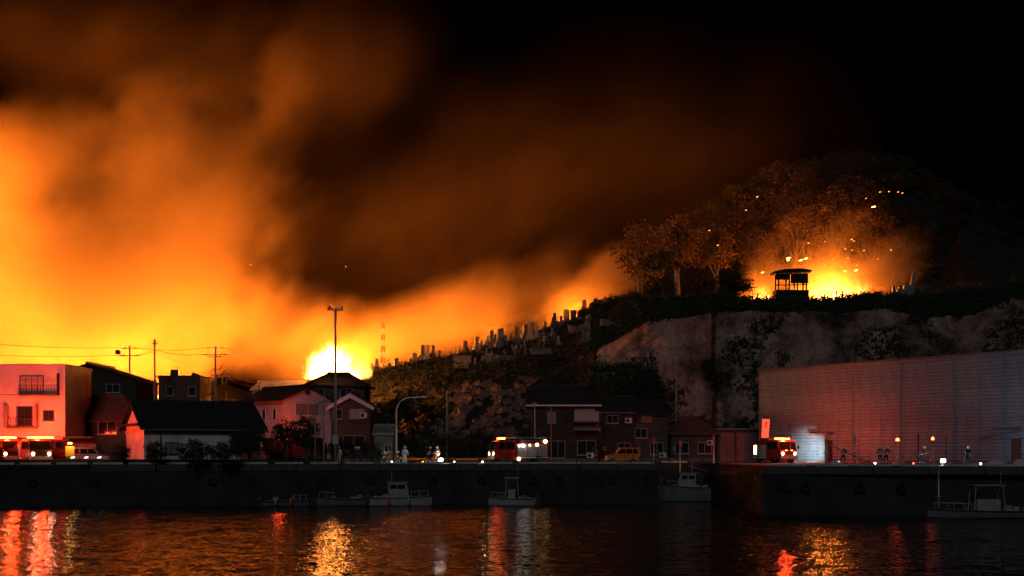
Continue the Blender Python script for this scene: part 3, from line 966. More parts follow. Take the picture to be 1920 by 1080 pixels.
# --- shed behind the lamp post
D = 150.0; k = D / FPX
house('shed', 'small grey shed half hidden at the foot of the slope', (WX(718, D), D + 2, QZ), 0, 34 * k, 3.4, WZ(812, D) - QZ, .7, 'gable', 'weathered_concrete', 'roof_metal', .25,
      [('f', .5, 1.6, .8, .8)])
# --- two-storey house in the middle
D = 164.0; k = D / FPX
L = (1118 - 996) * k; H = WZ(760, D) - QZ; cx = WX(1057, D)
t = house('house', 'dark two-storey house with a white eave and a corner balcony behind the fire engine', (cx, D + 3.2, QZ), 0, L, 6.4, H, (760 - 722) * k, 'hip', 'dark_cladding', 'roof_tile', .55,
      [('f', WX(1096, D) - cx, H - 1.15, 2.3, 1.5, 2, 'curtain', 'frame_metal'), ('f', WX(1034, D) - cx, H - 1.4, 1.0, 1.3, 1, 'shutter'), ('f', WX(1100, D) - cx, 1.7, 2.2, 1.7, 2), ('f', WX(1040, D) - cx, 1.5, 2.4, 2.0, 3)], ridge=5.6)
F = face_matrix('f', L, 6.4)
MB().box(-L / 2 - .6, L / 2 + .6, -.72, -.6, H - .12, H + .06, F).build('eave_board', 'white_paint', t)
railing(t, F, WX(1099, D) - cx, WZ(790, D) - QZ, 46 * k, 1.2, .9, 16)
MB().box(WX(1077, D) - cx, WX(1122, D) - cx, -.93, -.9, WZ(790, D) - QZ, WZ(773, D) - QZ, F).build('balcony_panel', 'curtain', t)
MB().prism([(-.05, WZ(803, D) - QZ), (-1.3, WZ(807, D) - QZ), (-1.3, WZ(805, D) - QZ), (-.05, WZ(800, D) - QZ)], WX(1076, D) - cx, WX(1126, D) - cx, 'x', F).build('canopy', 'roof_metal', t)
for px in (1033, 1003):
    MB().tube([F @ Vector((WX(px, D) - cx, -.5, 0)), F @ Vector((WX(px, D) - cx, -.5, H - .1))], .06).build('downpipe', 'frame_metal', t)
# --- darker houses to its right
D = 170.0; k = D / FPX
house('house', 'black-clad house squeezed between the balcony house and the dark tree', (WX(1158, D), D + 3, QZ), 0, 62 * k, 6, WZ(770, D) - QZ, 26 * k, 'gable', 'dark_cladding', 'roof_tile', .4,
      [('f', -.6, WZ(786, D) - QZ, 1.4, 1.0), ('f', .8, 1.6, 1.6, 1.4)])
D = 172.0; k = D / FPX
t = house('house', 'low brown house with a small red lit board under the cliff', (WX(1216, D), D + 3, QZ), 0, 74 * k, 6, WZ(776, D) - QZ, 24 * k, 'hip', 'brown_wall', 'roof_tile', .4,
      [('f', -.9, WZ(812, D) - QZ, 1.5, 1.2), ('f', 1.0, 1.6, 1.6, 1.5)], ridge=2.2)
F = face_matrix('f', 74 * k, 6)
MB().box(WX(1202, D) - WX(1216, D), WX(1223, D) - WX(1216, D), -.16, -.02, WZ(793, D) - QZ, WZ(779, D) - QZ, F).build('name_board', 'red_wall', t)
D = 174.0; k = D / FPX
house('house', 'low house with a broad roof behind the orange-topped mooring poles', (WX(1300, D), D + 3, QZ), 0, 84 * k, 6, WZ(812, D) - QZ, 30 * k, 'hip', 'brown_wall', 'roof_tile_reddened', .5,
      [('f', -1.4, 1.7, 1.7, 1.4), ('f', 1.4, 1.7, 1.7, 1.4)], ridge=1.8)
t = thing('garage', 'red-walled garage with two shutter doors left of the warehouse', 'garage', (WX(1387, D), D + 3, QZ))
L = 84 * k; H = WZ(806, D) - QZ
MB().box(-L / 2, L / 2, -3, 3, 0, H).build('wall', 'brown_wall', t)
MB().box(-L / 2 - .2, L / 2 + .2, -3.3, 3.2, H, H + .18, ch=.04).build('roof', 'roof_metal', t)
for px0, px1 in ((1351, 1377), (1381, 1424)):
    a, b_ = WX(px0, D) - WX(1387, D), WX(px1, D) - WX(1387, D)
    sh = MB().box(a, b_, -3.04, -2.98, .05, H - .35).build('shutter_door', 'red_wall', t)  # red light on the door is put into its colour
    for i in range(9):
        z = .2 + i * (H - .7) / 9
        MB().box(a + .02, b_ - .02, -3.07, -3.04, z, z + (H - .7) / 9 - .06).build('slat', 'red_wall', sh)

# --- corrugated warehouse on the right
mat('siding', (0.20, 0.32, 0.41), 0.55, metal=.15, var=0.3, scale=0.35, bump=.1, bscale=4)  # blue in the colour stands in for cool light on the wall
def warehouse():
    A = Vector((WX(1425, 165), 165.0, QZ)); B = Vector((WX(1920, 132), 132.0, QZ))
    d = (B - A).normalized(); Lw = 62.0; H = WZ(695, 165) - QZ
    th = math.atan2(d.y, d.x)
    t = thing('warehouse', 'long grey warehouse clad in horizontal ribbed metal panels', 'warehouse', A, th)
    # local: x along the wall, -y towards the water; body stands behind (+y)
    MB().box(.05, Lw, .12, 26, 0, H - .05).build('wall', 'siding', t)
    n = 38; pw = Lw / n
    rib = .353; rows = int(H / rib)
    prof = []
    for i in range(rows):
        z = i * rib
        prof += [(0.0, z), (-.11, z + .05), (-.11, z + .20), (0.0, z + .28)]
    prof.append((0.0, H))
    g = MB()
    g.grid([[(.025, p[0], p[1]) for p in prof], [(pw - .025, p[0], p[1]) for p in prof]])
    g.grid([[(.025, p[0], p[1]) for p in prof], [(.025, .1, p[1]) for p in prof]])
    g.grid([[(pw - .025, p[0], p[1]) for p in prof], [(pw - .025, .1, p[1]) for p in prof]])
    me = g.mesh('panel', 'siding')
    for i in range(n):
        share(me, 'panel', t, (i * pw, 0.0 if i % 2 else .012, 0))
    MB().box(-.1, Lw, -.18, .2, H, H + .12, ch=.03).build('coping', 'roof_metal', t)
    MB().box(-.1, .1, -.1, .35, 0, H).build('corner_trim', 'roof_metal', t)
    MB().box(.1, Lw, -.1, -.02, 0, .3).build('plinth', 'weathered_concrete', t)
    def at(px):          # local x of a photograph column on this wall
        s = (px - 960) / FPX
        return (s * A.y - A.x) / (d.x - s * d.y)
    for a, b_, z0, dp, lab in ((at(1524), at(1566), WZ(815, 158) - QZ, 1.2, None), (at(1857), at(1914), WZ(811, 136) - QZ, 1.1, None)):
        MB().prism([(-.08, z0 + .12), (-dp, z0), (-dp, z0 + .12), (-.08, z0 + .26)], a, b_, 'x').build('canopy', 'roof_metal', t)
    for a, b_ in ((at(1548), at(1562)), (at(1898), at(1916))):
        dd = MB().box(a, b_, -.13, -.08, .05, 2.5).build('door', 'dark_metal', t)
        MB().box(a + .08, a + .2, -.2, -.13, 1.0, 1.15).build('handle', 'frame_metal', dd)
    for px in (1600, 1690, 1790, 1880):
        MB().tube([(at(px), -.14, .1), (at(px), -.14, H - .1)], .06).build('downpipe', 'siding', t)
    MB().tube([(0, -.2, H - .12), (Lw, -.2, H - .12)], .09).build('gutter', 'siding', t)
    return t, A, d
wh, WA, WD_ = warehouse()

# air conditioners, meters and a satellite dish on the house walls
def outdoor_unit(parent, M):
    o = MB().box(-.4, .4, -.34, -.04, 0, .62, M, ch=.02).build('air_conditioner', 'white_paint', parent)
    MB().lathe([(.22, 0), (.22, .02), (.05, .03)], 12, M @ Matrix.Translation((-.1, -.345, .32)) @ Matrix.Rotation(R(90), 4, 'X')).build('fan_grille', 'dark_metal', o)
    MB().tube([M @ Vector((.3, -.05, .6)), M @ Vector((.34, -.05, 1.3)), M @ Vector((.34, 0, 1.35))], .04).build('pipe', 'shutter', o)
hs = [o for o in bpy.data.objects if o.type == 'EMPTY' and o.get('category') == 'house']
for i, h_ in enumerate(hs):
    w_ = [c for c in h_.children if c.name.startswith('wall')][0]
    xs = [v.co.x for v in w_.data.vertices]; ys = [v.co.y for v in w_.data.vertices]; zs = [v.co.z for v in w_.data.vertices]
    L_, W_ = max(xs) - min(xs), max(ys) - min(ys)
    f_ = 'l' if abs(abs(h_.rotation_euler.z) - R(90)) < .1 else 'f'
    span = (W_ if f_ == 'l' else L_) / 2
    outdoor_unit(h_, face_matrix(f_, L_, W_) @ Matrix.Translation((span - .7, 0, max(zs) - 1.5 if i % 2 else .5)))
    MB().box(-span + .25, -span + .55, -.14, -.02, 1.4, 1.85, face_matrix(f_, L_, W_), ch=.02).build('meter_box', 'frame_metal', h_)
ORD = ('first', 'second', 'third', 'fourth', 'fifth', 'sixth', 'seventh', 'eighth', 'ninth', 'tenth', 'eleventh', 'twelfth', 'thirteenth', 'fourteenth', 'fifteenth', 'sixteenth', 'seventeenth')
# ------------------------------------------------------------------ cemetery on the slope
mat('granite', (0.10, 0.09, 0.085), 0.6, var=0.4, scale=3, bump=.2, bscale=14)
mat('granite_pale', (0.20, 0.18, 0.165), 0.6, var=0.3, scale=3, bump=.2, bscale=14)
def gravestone(c, h, w, rot, m, label, wide=False):
    t = thing('gravestone', label, 'gravestone', c, rot, 'gravestones of the hillside cemetery')
    MB().box(-w * 1.3, w * 1.3, -w * 1.3, w * 1.3, -.5, h * .18, ch=.02).build('plinth', m, t)
    MB().box(-w * .9, w * .9, -w * .9, w * .9, h * .18, h * .32, ch=.02).build('base', m, t)
    ww = w * (1.1 if wide else .55)
    s = MB()
    s.box(-ww, ww, -w * .5, w * .5, h * .32, h * .96, ch=.03)
    s.prism([(-ww + .03, h * .96), (ww - .03, h * .96), (0, h)], -w * .45, w * .45)
    s.build('pillar', m, t)
    return t
rg = random.Random(21)
rid = []
for i in range(46):                     # along the ridge line
    px = 700 + i * 9.6 + rg.uniform(-4, 4)
    rid.append((px, rg.uniform(4.85, 5.1), rg.choice((.8, 1.0, 1.3, 1.6, 2.0)) * rg.uniform(.8, 1.15)))
rid += [(872, 4.95, 2.1), (893, 5, 2.0), (922, 5, 2.3), (935, 4.9, 2.6), (941, 5, 2.3), (970, 4.95, 2.3), (985, 5, 2.2), (996, 4.9, 2.5), (1040, 5, 2.0), (1062, 5, 2.1)]
for i in range(40):                     # rows lower on the slope
    px = rg.uniform(850, 1110)
    rid.append((px, rg.uniform(4.1, 4.8), rg.uniform(.9, 1.5)))
for i, (px, tt, h) in enumerate(rid):
    p = hill_point(px, tt)
    gw, gr, pale, wide = rg.uniform(.18, .26), rg.uniform(-.5, .5), rg.random() < .45, rg.random() < .2
    size = 'tall' if h > 1.9 else ('short' if h < 1.1 else 'middle-sized')
    part = 'left part' if px < 830 else ('middle' if px < 970 else 'right part')
    lab = '%s %s grave %s on the %s of the cemetery %s' % (size, 'pale' if pale else 'dark', 'slab' if wide else 'pillar', part, 'ridge' if tt >= 4.85 else 'slope below the ridge')
    gravestone(p, h, h * gw, gr, 'granite_pale' if pale else 'granite', lab, wide)
for i, px in enumerate([1404, 1413, 1534, 1540, 1556, 1566, 1592, 1602, 1607, 1612, 1625, 1636, 1640, 1652, 1662, 1671, 1683]):
    p = hill_point(px, 5.18); p.y = 211.5; p.z = WZ(561, 211.5) - .1
    gravestone(p, rg.uniform(.8, 1.6), rg.uniform(.14, .22), rg.uniform(-.4, .4), 'granite', 'black grave pillar on the cliff top before the fire, %s from the left' % ORD[i])
# stepped monument at the right end of the summit
p = W(1698, 549, 211)
t = thing('stone_monument', 'stepped stone monument with a tall slanted pillar right of the summit fire', 'monument', p)
MB().box(-1.3, 1.2, -.6, .6, -.6, .5, ch=.04).build('plinth', 'granite_pale', t)
MB().box(-.3, 1.1, -.45, .45, .5, 1.1, ch=.04).build('base', 'granite_pale', t)
MB().prism([(.7, 1.1), (1.2, 1.1), (1.45, 3.2), (1.05, 3.2)], -.22, .22).build('pillar', 'granite_pale', t)
p = W(1678, 551, 211)
t = thing('stone_lantern', 'low dark stone post pair left of the stepped monument', 'stone post', p)
for x in (-.2, .75): MB().box(x - .17, x + .17, -.17, .17, -.6, 1.2, ch=.03).build('post', 'granite', t)
# burning hut on the cliff top
D = 213.0; k = D / FPX
p = W(1483, 556, D)
t = thing('hut', 'small open timber hut silhouetted against the summit fire', 'hut', p, R(4))
hw = 31 * k
for x in (-hw * .85, -hw * .2, hw * .3, hw * .85):
    for y in (-.9, .9): MB().box(x - .09, x + .09, y - .09, y + .09, -.8, 3.4).build('post', 'wood_dark', t)
g = MB(); g.prism([(-hw * 1.12, 3.3), (hw * 1.12, 3.55), (hw * 1.14, 3.85), (hw * .4, 4.1), (-hw * .5, 3.95), (-hw * 1.15, 3.6)], -1.4, 1.4)
ro = g.build('roof', 'wood_dark', t)
for i in range(8):
    MB().box(-hw + i * hw * .28, -hw + i * hw * .28 + .1, -1.5, -1.38, 3.15 + i * .02, 3.5 + i * .03).build('rafter', 'wood_dark', ro)
MB().box(-hw, hw, -1.0, 1.0, -.8, .9, ch=.05).build('base_wall', 'wood_dark', t)
MB().box(-hw * .1, hw * .95, -.95, -.85, 1.9, 3.3).build('side_wall', 'wood_dark', t)
MB().box(-hw, -hw * .2, -.95, -.85, 2.4, 3.3).build('side_wall', 'wood_dark', t)
MB().tube([(-hw, -.9, 1.6), (hw * .9, -.9, 1.7)], .08).build('rail', 'wood_dark', t)
# retaining walls of the cemetery terraces
def retaining(label, px0, py0, px1, py1, D, h):
    a, b_ = W(px0, py0, D), W(px1, py1, D + .6)
    L = (b_ - a).length
    t = thing('retaining_wall', label, 'wall', a, math.atan2(b_.y - a.y, b_.x - a.x))
    sl = (b_.z - a.z)
    n = max(1, int(L / 1.1))
    for i in range(n):
        x0, x1 = L * i / n + .012, L * (i + 1) / n - .012
        z = sl * (i + .5) / n
        MB().box(x0, x1, 0, .7, z - h, z, ch=.02).build('panel', 'weathered_concrete', t)
    MB().box(-.05, L + .05, -.06, .76, min(0, sl) + .004, min(0, sl) + .12).build('coping', 'weathered_concrete', t)
retaining('upper pale concrete retaining wall below the grave pillars', 852, 668, 884, 667, 212.5, 1.5)
retaining('longer grey retaining wall right of the upper pale one', 902, 668, 962, 665, 213.5, 1.3)
retaining('lower reddish retaining wall under the upper pale one', 852, 684, 880, 684, 207, 1.5)
retaining('thin grey terrace wall high on the right of the cemetery', 996, 655, 1034, 653, 209, .8)
retaining('terrace wall with a corner pier below the small ridge trees', 1068, 612, 1106, 606, 214, 1.2)
retaining('sloping pale wall beside the steps under the ridge trees', 1128, 596, 1160, 606, 205, .9)
# rough stone pitching low on the slope, the engine's red light partly put into its colour
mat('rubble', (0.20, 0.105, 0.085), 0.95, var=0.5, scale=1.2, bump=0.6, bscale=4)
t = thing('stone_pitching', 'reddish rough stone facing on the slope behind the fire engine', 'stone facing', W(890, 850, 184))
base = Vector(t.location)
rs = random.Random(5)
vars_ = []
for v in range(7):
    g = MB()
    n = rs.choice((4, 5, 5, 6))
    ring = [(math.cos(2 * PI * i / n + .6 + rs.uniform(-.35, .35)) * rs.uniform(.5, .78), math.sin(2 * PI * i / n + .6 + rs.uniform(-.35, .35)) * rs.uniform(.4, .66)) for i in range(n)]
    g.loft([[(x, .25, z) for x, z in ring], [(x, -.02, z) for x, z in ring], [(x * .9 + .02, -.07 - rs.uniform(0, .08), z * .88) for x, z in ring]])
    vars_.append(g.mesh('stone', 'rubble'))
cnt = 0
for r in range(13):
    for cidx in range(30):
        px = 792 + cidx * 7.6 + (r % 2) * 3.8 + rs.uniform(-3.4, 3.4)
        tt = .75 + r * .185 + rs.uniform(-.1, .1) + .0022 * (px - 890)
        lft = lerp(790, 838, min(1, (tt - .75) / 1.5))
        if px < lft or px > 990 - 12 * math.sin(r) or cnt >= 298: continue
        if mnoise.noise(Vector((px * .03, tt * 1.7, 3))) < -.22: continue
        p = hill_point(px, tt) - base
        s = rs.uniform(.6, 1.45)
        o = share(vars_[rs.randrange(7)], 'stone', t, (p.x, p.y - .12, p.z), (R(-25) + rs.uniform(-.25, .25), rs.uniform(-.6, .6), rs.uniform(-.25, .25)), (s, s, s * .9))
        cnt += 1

# ------------------------------------------------------------------ trees
mat('leaf_dark', (0.040, 0.048, 0.022), 0.8, var=0.45, scale=0.9)
mat('leaf_far', (0.040, 0.030, 0.016), 0.85, var=0.45, scale=0.5)
mat('leaf_reddened', (0.115, 0.058, 0.022), 0.75, var=0.45, scale=0.9)  # reddened so that crowns read as lit by the fire
mat('bark', (0.09, 0.07, 0.05), 0.95, var=0.4, scale=2, bump=.5, bscale=8)
def crown_mesh(seed, n_clump, per, leaf, m, flat=.8):
    """unit crown: leaves on clumps spread through an uneven volume; returns mesh"""
    r = random.Random(seed)
    V = []; Fc = []
    cl = []
    for i in range(n_clump):
        while True:
            p = Vector((r.uniform(-1, 1), r.uniform(-1, 1), r.uniform(-1, 1)))
            if .25 < p.length < 1: break
        p *= .82 + .3 * mnoise.noise(p * 1.7 + Vector((seed, 0, 0)))
        cl.append((Vector((p.x, p.y, p.z * flat)), r.uniform(.16, .34)))
    for c, cr in cl:
        for j in range(per):
            d = Vector((r.gauss(0, 1), r.gauss(0, 1), r.gauss(0, .8)))
            d = d.normalized() * cr * (r.random() ** .45)
            p = c + d
            a = Vector((r.uniform(-1, 1), r.uniform(-1, 1), r.uniform(-.6, .6))).normalized()
            b_ = a.orthogonal().normalized()
            q = Matrix.Rotation(r.uniform(0, 6.28), 3, a) @ b_
            s = leaf * r.uniform(.6, 1.3)
            n = len(V)
            V += [tuple(p - a * s), tuple(p + q * s * .45), tuple(p + a * s), tuple(p - q * s * .45)]
            Fc.append((n, n + 1, n + 2, n + 3))
    me = bpy.data.meshes.new('crown'); me.from_pydata(V, [], Fc); me.update()
    me.materials.append(M_[m])
    return me, cl
CR = {}
for i, (m, nc, per, leaf) in enumerate([('leaf_dark', 60, 60, .055), ('leaf_dark', 52, 64, .06), ('leaf_reddened', 46, 52, .055), ('leaf_reddened', 56, 46, .05), ('leaf_far', 60, 56, .06), ('leaf_far', 50, 60, .055)]):
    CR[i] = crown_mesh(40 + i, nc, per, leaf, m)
def tree(label, base, h, rx, rz, var, seed, trunk=.45, cat='tree', name='tree', group=None, rot=None):
    """h: height of the crown's centre above the base"""
    r = random.Random(seed)
    t = thing(name, label, cat, base, r.uniform(0, 6.28) if rot is None else rot, group)
    me, cl = CR[var]
    o = share(me, 'crown', t, (0, 0, h), (0, 0, 0), (rx, rx, rz))
    if trunk:
        g = MB()
        pts = [Vector((0, 0, -.6)), Vector((r.uniform(-.1, .1), 0, h * .35)), Vector((r.uniform(-.3, .3), r.uniform(-.2, .2), h * .8)), Vector((0, 0, h + rz * .4))]
        tr = trunk * rx * .14
        g.tube(pts, [tr * 1.5, tr, tr * .75, tr * .25], 7)
        tk = g.build('trunk', 'bark', t, smooth=True)
        for c, cr in cl[:9]:
            e = Vector((c.x * rx * .8, c.y * rx * .8, h + c.z * rz * .8))
            s = Vector((0, 0, h * r.uniform(.35, .8)))
            mid = s.lerp(e, .5) + Vector((0, 0, .06 * rx))
            MB().tube([s, mid, e], [tr * .5, tr * .33, tr * .12], 5).build('limb', 'bark', tk, smooth=True)
    return t
def tree_px(label, px, pytop, pybot, rpx, D, var, seed, zbase, **kw):
    k = D / FPX
    zc = WZ((pytop + pybot) / 2, D); rz = (pybot - pytop) / 2 * k
    return tree(label, (WX(px, D), D, zbase), zc - zbase, rpx * k, rz * 1.12, var, seed, **kw)
# on the quay, in front of the houses
tree_px('dark spreading pine before the pink house, left crown', 537, 780, 838, 34, 147, 0, 1, QZ)
tree_px('tallest dark pine before the pink house, right crown', 573, 770, 850, 36, 149, 1, 2, QZ)
tree_px('broad dark tree at the right end of the storehouse', 468, 792, 862, 52, 143, 0, 3, QZ)
for px, a, b_, rr, lab in ((228, 829, 866, 20, 'small round bush at the left corner of the storehouse'), (290, 822, 868, 26, 'round bush before the near corner of the storehouse'),
                          (362, 818, 870, 37, 'largest round bush before the storehouse long wall'), (415, 824, 868, 30, 'round bush between the largest bush and the broad dark tree')):
    tree_px(lab, px, a, b_, rr, 136.5, 1, px, QZ, trunk=.3, cat='bush', name='bush')
for px, a, b_, rr, lab in ((510, 835, 868, 30, 'dark bush under the left pine'), (640, 815, 866, 34, 'dark bush behind the loudspeaker pole foot'), (690, 822, 866, 30, 'dark bush between loudspeaker pole and street lamp')):
    tree_px(lab, px, a, b_, rr, 149, 0, px, QZ, trunk=.3, cat='bush', name='bush')
# foot of the slope and cliff
tree_px('dark leafy tree against the pale cliff face', 1195, 662, 790, 60, 184, 0, 11, QZ)
tree_px('dark tree left of the leafy one at the foot of the pale cliff', 1148, 690, 800, 42, 183, 1, 17, QZ)
tree_px('dark shrubby tree right of the low red house', 1310, 770, 850, 46, 181, 1, 12, QZ)
tree_px('dull green bush right behind the fire engine front', 900, 800, 856, 42, 174, 2, 13, QZ, trunk=.3, cat='bush', name='bush')
tree_px('dull green bush behind the crouching crew', 840, 808, 858, 38, 172, 2, 14, QZ, trunk=.3, cat='bush', name='bush')
tree_px('dark tree on the slope above the street lamp', 770, 720, 800, 48, 186, 0, 15, 7)
tree_px('dark tree low on the slope left of the street lamp', 720, 745, 815, 42, 184, 1, 16, 6)
# summit trees
def hz(px, D): return hill_z(WX(px, D), D)
summit = [
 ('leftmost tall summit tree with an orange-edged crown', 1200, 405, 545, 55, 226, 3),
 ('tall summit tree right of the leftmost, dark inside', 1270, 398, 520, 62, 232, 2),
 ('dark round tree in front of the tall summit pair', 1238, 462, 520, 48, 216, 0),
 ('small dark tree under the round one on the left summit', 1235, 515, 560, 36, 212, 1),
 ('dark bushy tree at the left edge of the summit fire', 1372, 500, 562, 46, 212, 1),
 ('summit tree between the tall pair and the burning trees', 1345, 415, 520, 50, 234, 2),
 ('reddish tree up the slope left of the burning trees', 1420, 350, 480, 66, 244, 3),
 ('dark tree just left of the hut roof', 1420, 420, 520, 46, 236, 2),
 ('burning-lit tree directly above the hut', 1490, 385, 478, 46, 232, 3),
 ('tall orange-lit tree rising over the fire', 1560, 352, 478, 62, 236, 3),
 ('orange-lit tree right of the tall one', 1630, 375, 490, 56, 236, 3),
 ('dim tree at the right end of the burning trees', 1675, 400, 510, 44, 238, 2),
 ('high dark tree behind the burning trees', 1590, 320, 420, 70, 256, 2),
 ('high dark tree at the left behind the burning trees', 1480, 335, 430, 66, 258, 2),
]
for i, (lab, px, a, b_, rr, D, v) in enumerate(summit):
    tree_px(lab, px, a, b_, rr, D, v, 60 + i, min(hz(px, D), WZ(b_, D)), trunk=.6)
ridge = [(1095, 574, 600, 18, 'small black shrub tree at the left of the ridge clump'), (1120, 556, 596, 20, 'black rounded tree second in the ridge clump'), (1145, 548, 592, 24, 'largest black tree of the ridge clump'),
         (1178, 556, 596, 24, 'black tree joining the ridge clump to the summit trees')]
for i, (px, a, b_, rr, lab) in enumerate(ridge):
    tree_px(lab, px, a, b_, rr, 222 - i * 2, 0, 90 + i, WZ(b_ + 10, 220), trunk=.5)
# undergrowth: small leafy ground cover no one could count
def cover(name, label, n, sampler, size, m, seed):
    r = random.Random(seed); V = []; Fc = []
    for i in range(n):
        p = sampler(r)
        if p is None: continue
        s0 = size * r.uniform(.6, 1.6)
        for j in range(10):
            c = p + Vector((r.gauss(0, .5), r.gauss(0, .3), abs(r.gauss(0, .5)))) * s0
            a = Vector((r.uniform(-1, 1), r.uniform(-1, 1), r.uniform(-.4, 1))).normalized(); q = a.orthogonal().normalized()
            s = s0 * .33
            k_ = len(V)
            V += [tuple(c - a * s), tuple(c + q * s * .5), tuple(c + a * s), tuple(c - q * s * .5)]
            Fc.append((k_, k_ + 1, k_ + 2, k_ + 3))
    me = bpy.data.meshes.new(name); me.from_pydata(V, [], Fc); me.update(); me.materials.append(M_[m])
    o = bpy.data.objects.new(name, me); COL.objects.link(o)
    return tag(o, label, 'undergrowth', kind='stuff')
cover('undergrowth', 'dark scrub covering the cemetery slope', 1500, lambda r: (lambda px, t: hill_point(px, t) if not (830 < px < 985 and .7 < t < 3.1) else None)(r.uniform(690, 1125), r.uniform(.3, 4.9)), .6, 'leaf_dark', 3)
def cliff_scrub(r):
    px, t = r.uniform(1112, 2050), r.uniform(.1, 5.1)
    if t < 4.02:
        n = mnoise.noise(Vector((px * .012 - t * .5, t * .8, 4.0)))
        if px < 1335:
            # the bare quarried face: only its foot and left flank are overgrown
            if t > 3.05: return None
            if px > 1235 and n < .25: return None
        elif n < .16 and not (mnoise.noise(Vector((px * .02, t, 9))) > .25): return None
    return hill_point(px, t)
cover('undergrowth', 'dark scrub hanging in patches on the cliff', 8200, cliff_scrub, .6, 'leaf_dark', 4)
cover('undergrowth', 'low scrub along the cliff-top edge', 3200, lambda r: hill_point(r.uniform(1112, 1950), r.uniform(4.05, 5.2)), .5, 'leaf_dark', 6)
def far_wood(r):
    px = r.uniform(1150, 2000); t = r.random()
    Y = lerp(264, 318, t)
    py = lerp(640, interp(px, SIL), math.sin(min(1, (Y - 262) / 68 * 1.25) * PI / 2))
    p = W(px, py, Y); p.z += 1.0
    return p
cover('wood', 'dark wooded hill rising behind the burning summit', 3500, far_wood, 1.15, 'leaf_far', 8)
rf = random.Random(77)
for i in range(46):
    px = 1175 + (i % 23) * 36 + rf.uniform(-14, 14); row = i // 23
    Y = (300 if row == 0 else 284) + rf.uniform(-5, 5)
    py = lerp(640, interp(px, SIL), math.sin(min(1, (Y - 262) / 68 * 1.25) * PI / 2))
    r_ = rf.uniform(2.6, 4.4)
    tree('dark tree crown on the wooded hill behind the summit fire', W(px, py + 4, Y), r_ * .9, r_, r_ * rf.uniform(.8, 1.15), rf.choice((4, 5)), 300 + i, group='trees of the wooded hill behind the summit', trunk=.4)
# ------------------------------------------------------------------ fire engines and cars
mat('engine_red', (0.36, 0.018, 0.012), 0.32, var=0.12, scale=1.0, spec=.5, coat=.4)
mat('car_orange', (0.78, 0.20, 0.025), 0.35, var=0.1, scale=1.0, spec=.5, coat=.4)
mat('car_grey', (0.22, 0.21, 0.21), 0.35, var=0.1, scale=1.0, spec=.5, coat=.4)
mat('tyre', (0.018, 0.018, 0.018), 0.9, var=.3, scale=4)
mat('rim', (0.45, 0.45, 0.46), 0.4, metal=.7, var=.2)
mat('alloy', (0.50, 0.50, 0.50), 0.45, metal=.6, var=.2, scale=3)
mat('reflective_yellow', (0.90, 0.42, 0.03), 0.5, var=.1)
mat('rubber_black', (0.02, 0.02, 0.02), 0.7, var=.2)
glass('car_glass', (0.012, 0.014, 0.017), .05)
emis('beacon_red', (1.0, 0.15, 0.025), 20.0)
emis('headlight_warm', (1.0, 0.72, 0.36), 22.0)
emis('work_white', (0.86, 0.95, 1.0), 24.0)
emis('work_warm', (1.0, 0.66, 0.26), 12.0)
emis('marker_amber', (1.0, 0.36, 0.05), 12.0)
emis('reflector_glow', (1.0, .85, .8), 2.2)
RED = (1.0, 0.055, 0.012)
def wheel(parent, x, y, r, w):
    M = Matrix.Translation((x, y, r)) @ Matrix.Rotation(R(90), 4, 'X')
    s = 1 if y < 0 else -1
    wl = MB().lathe([(r * .66, -w / 2), (r * .95, -w / 2), (r, -w / 2 + .05), (r, w / 2 - .05), (r * .95, w / 2), (r * .66, w / 2)], 18, M).build('wheel', 'tyre', parent, smooth=False)
    MB().lathe([(r * .64, 0), (r * .6, .03), (r * .2, -.02), (r * .18, .06)], 14, M @ Matrix.Translation((0, 0, s * w * .42)) @ Matrix.Scale(s, 4, (0, 0, 1))).build('rim', 'rim', wl)
def glow_box(parent, name, x0, x1, y0, y1, z0, z1, m):
    return MB().box(x0, x1, y0, y1, z0, z1, ch=min(.03, (x1 - x0) * .3, (z1 - z0) * .3)).build(name, m, parent)
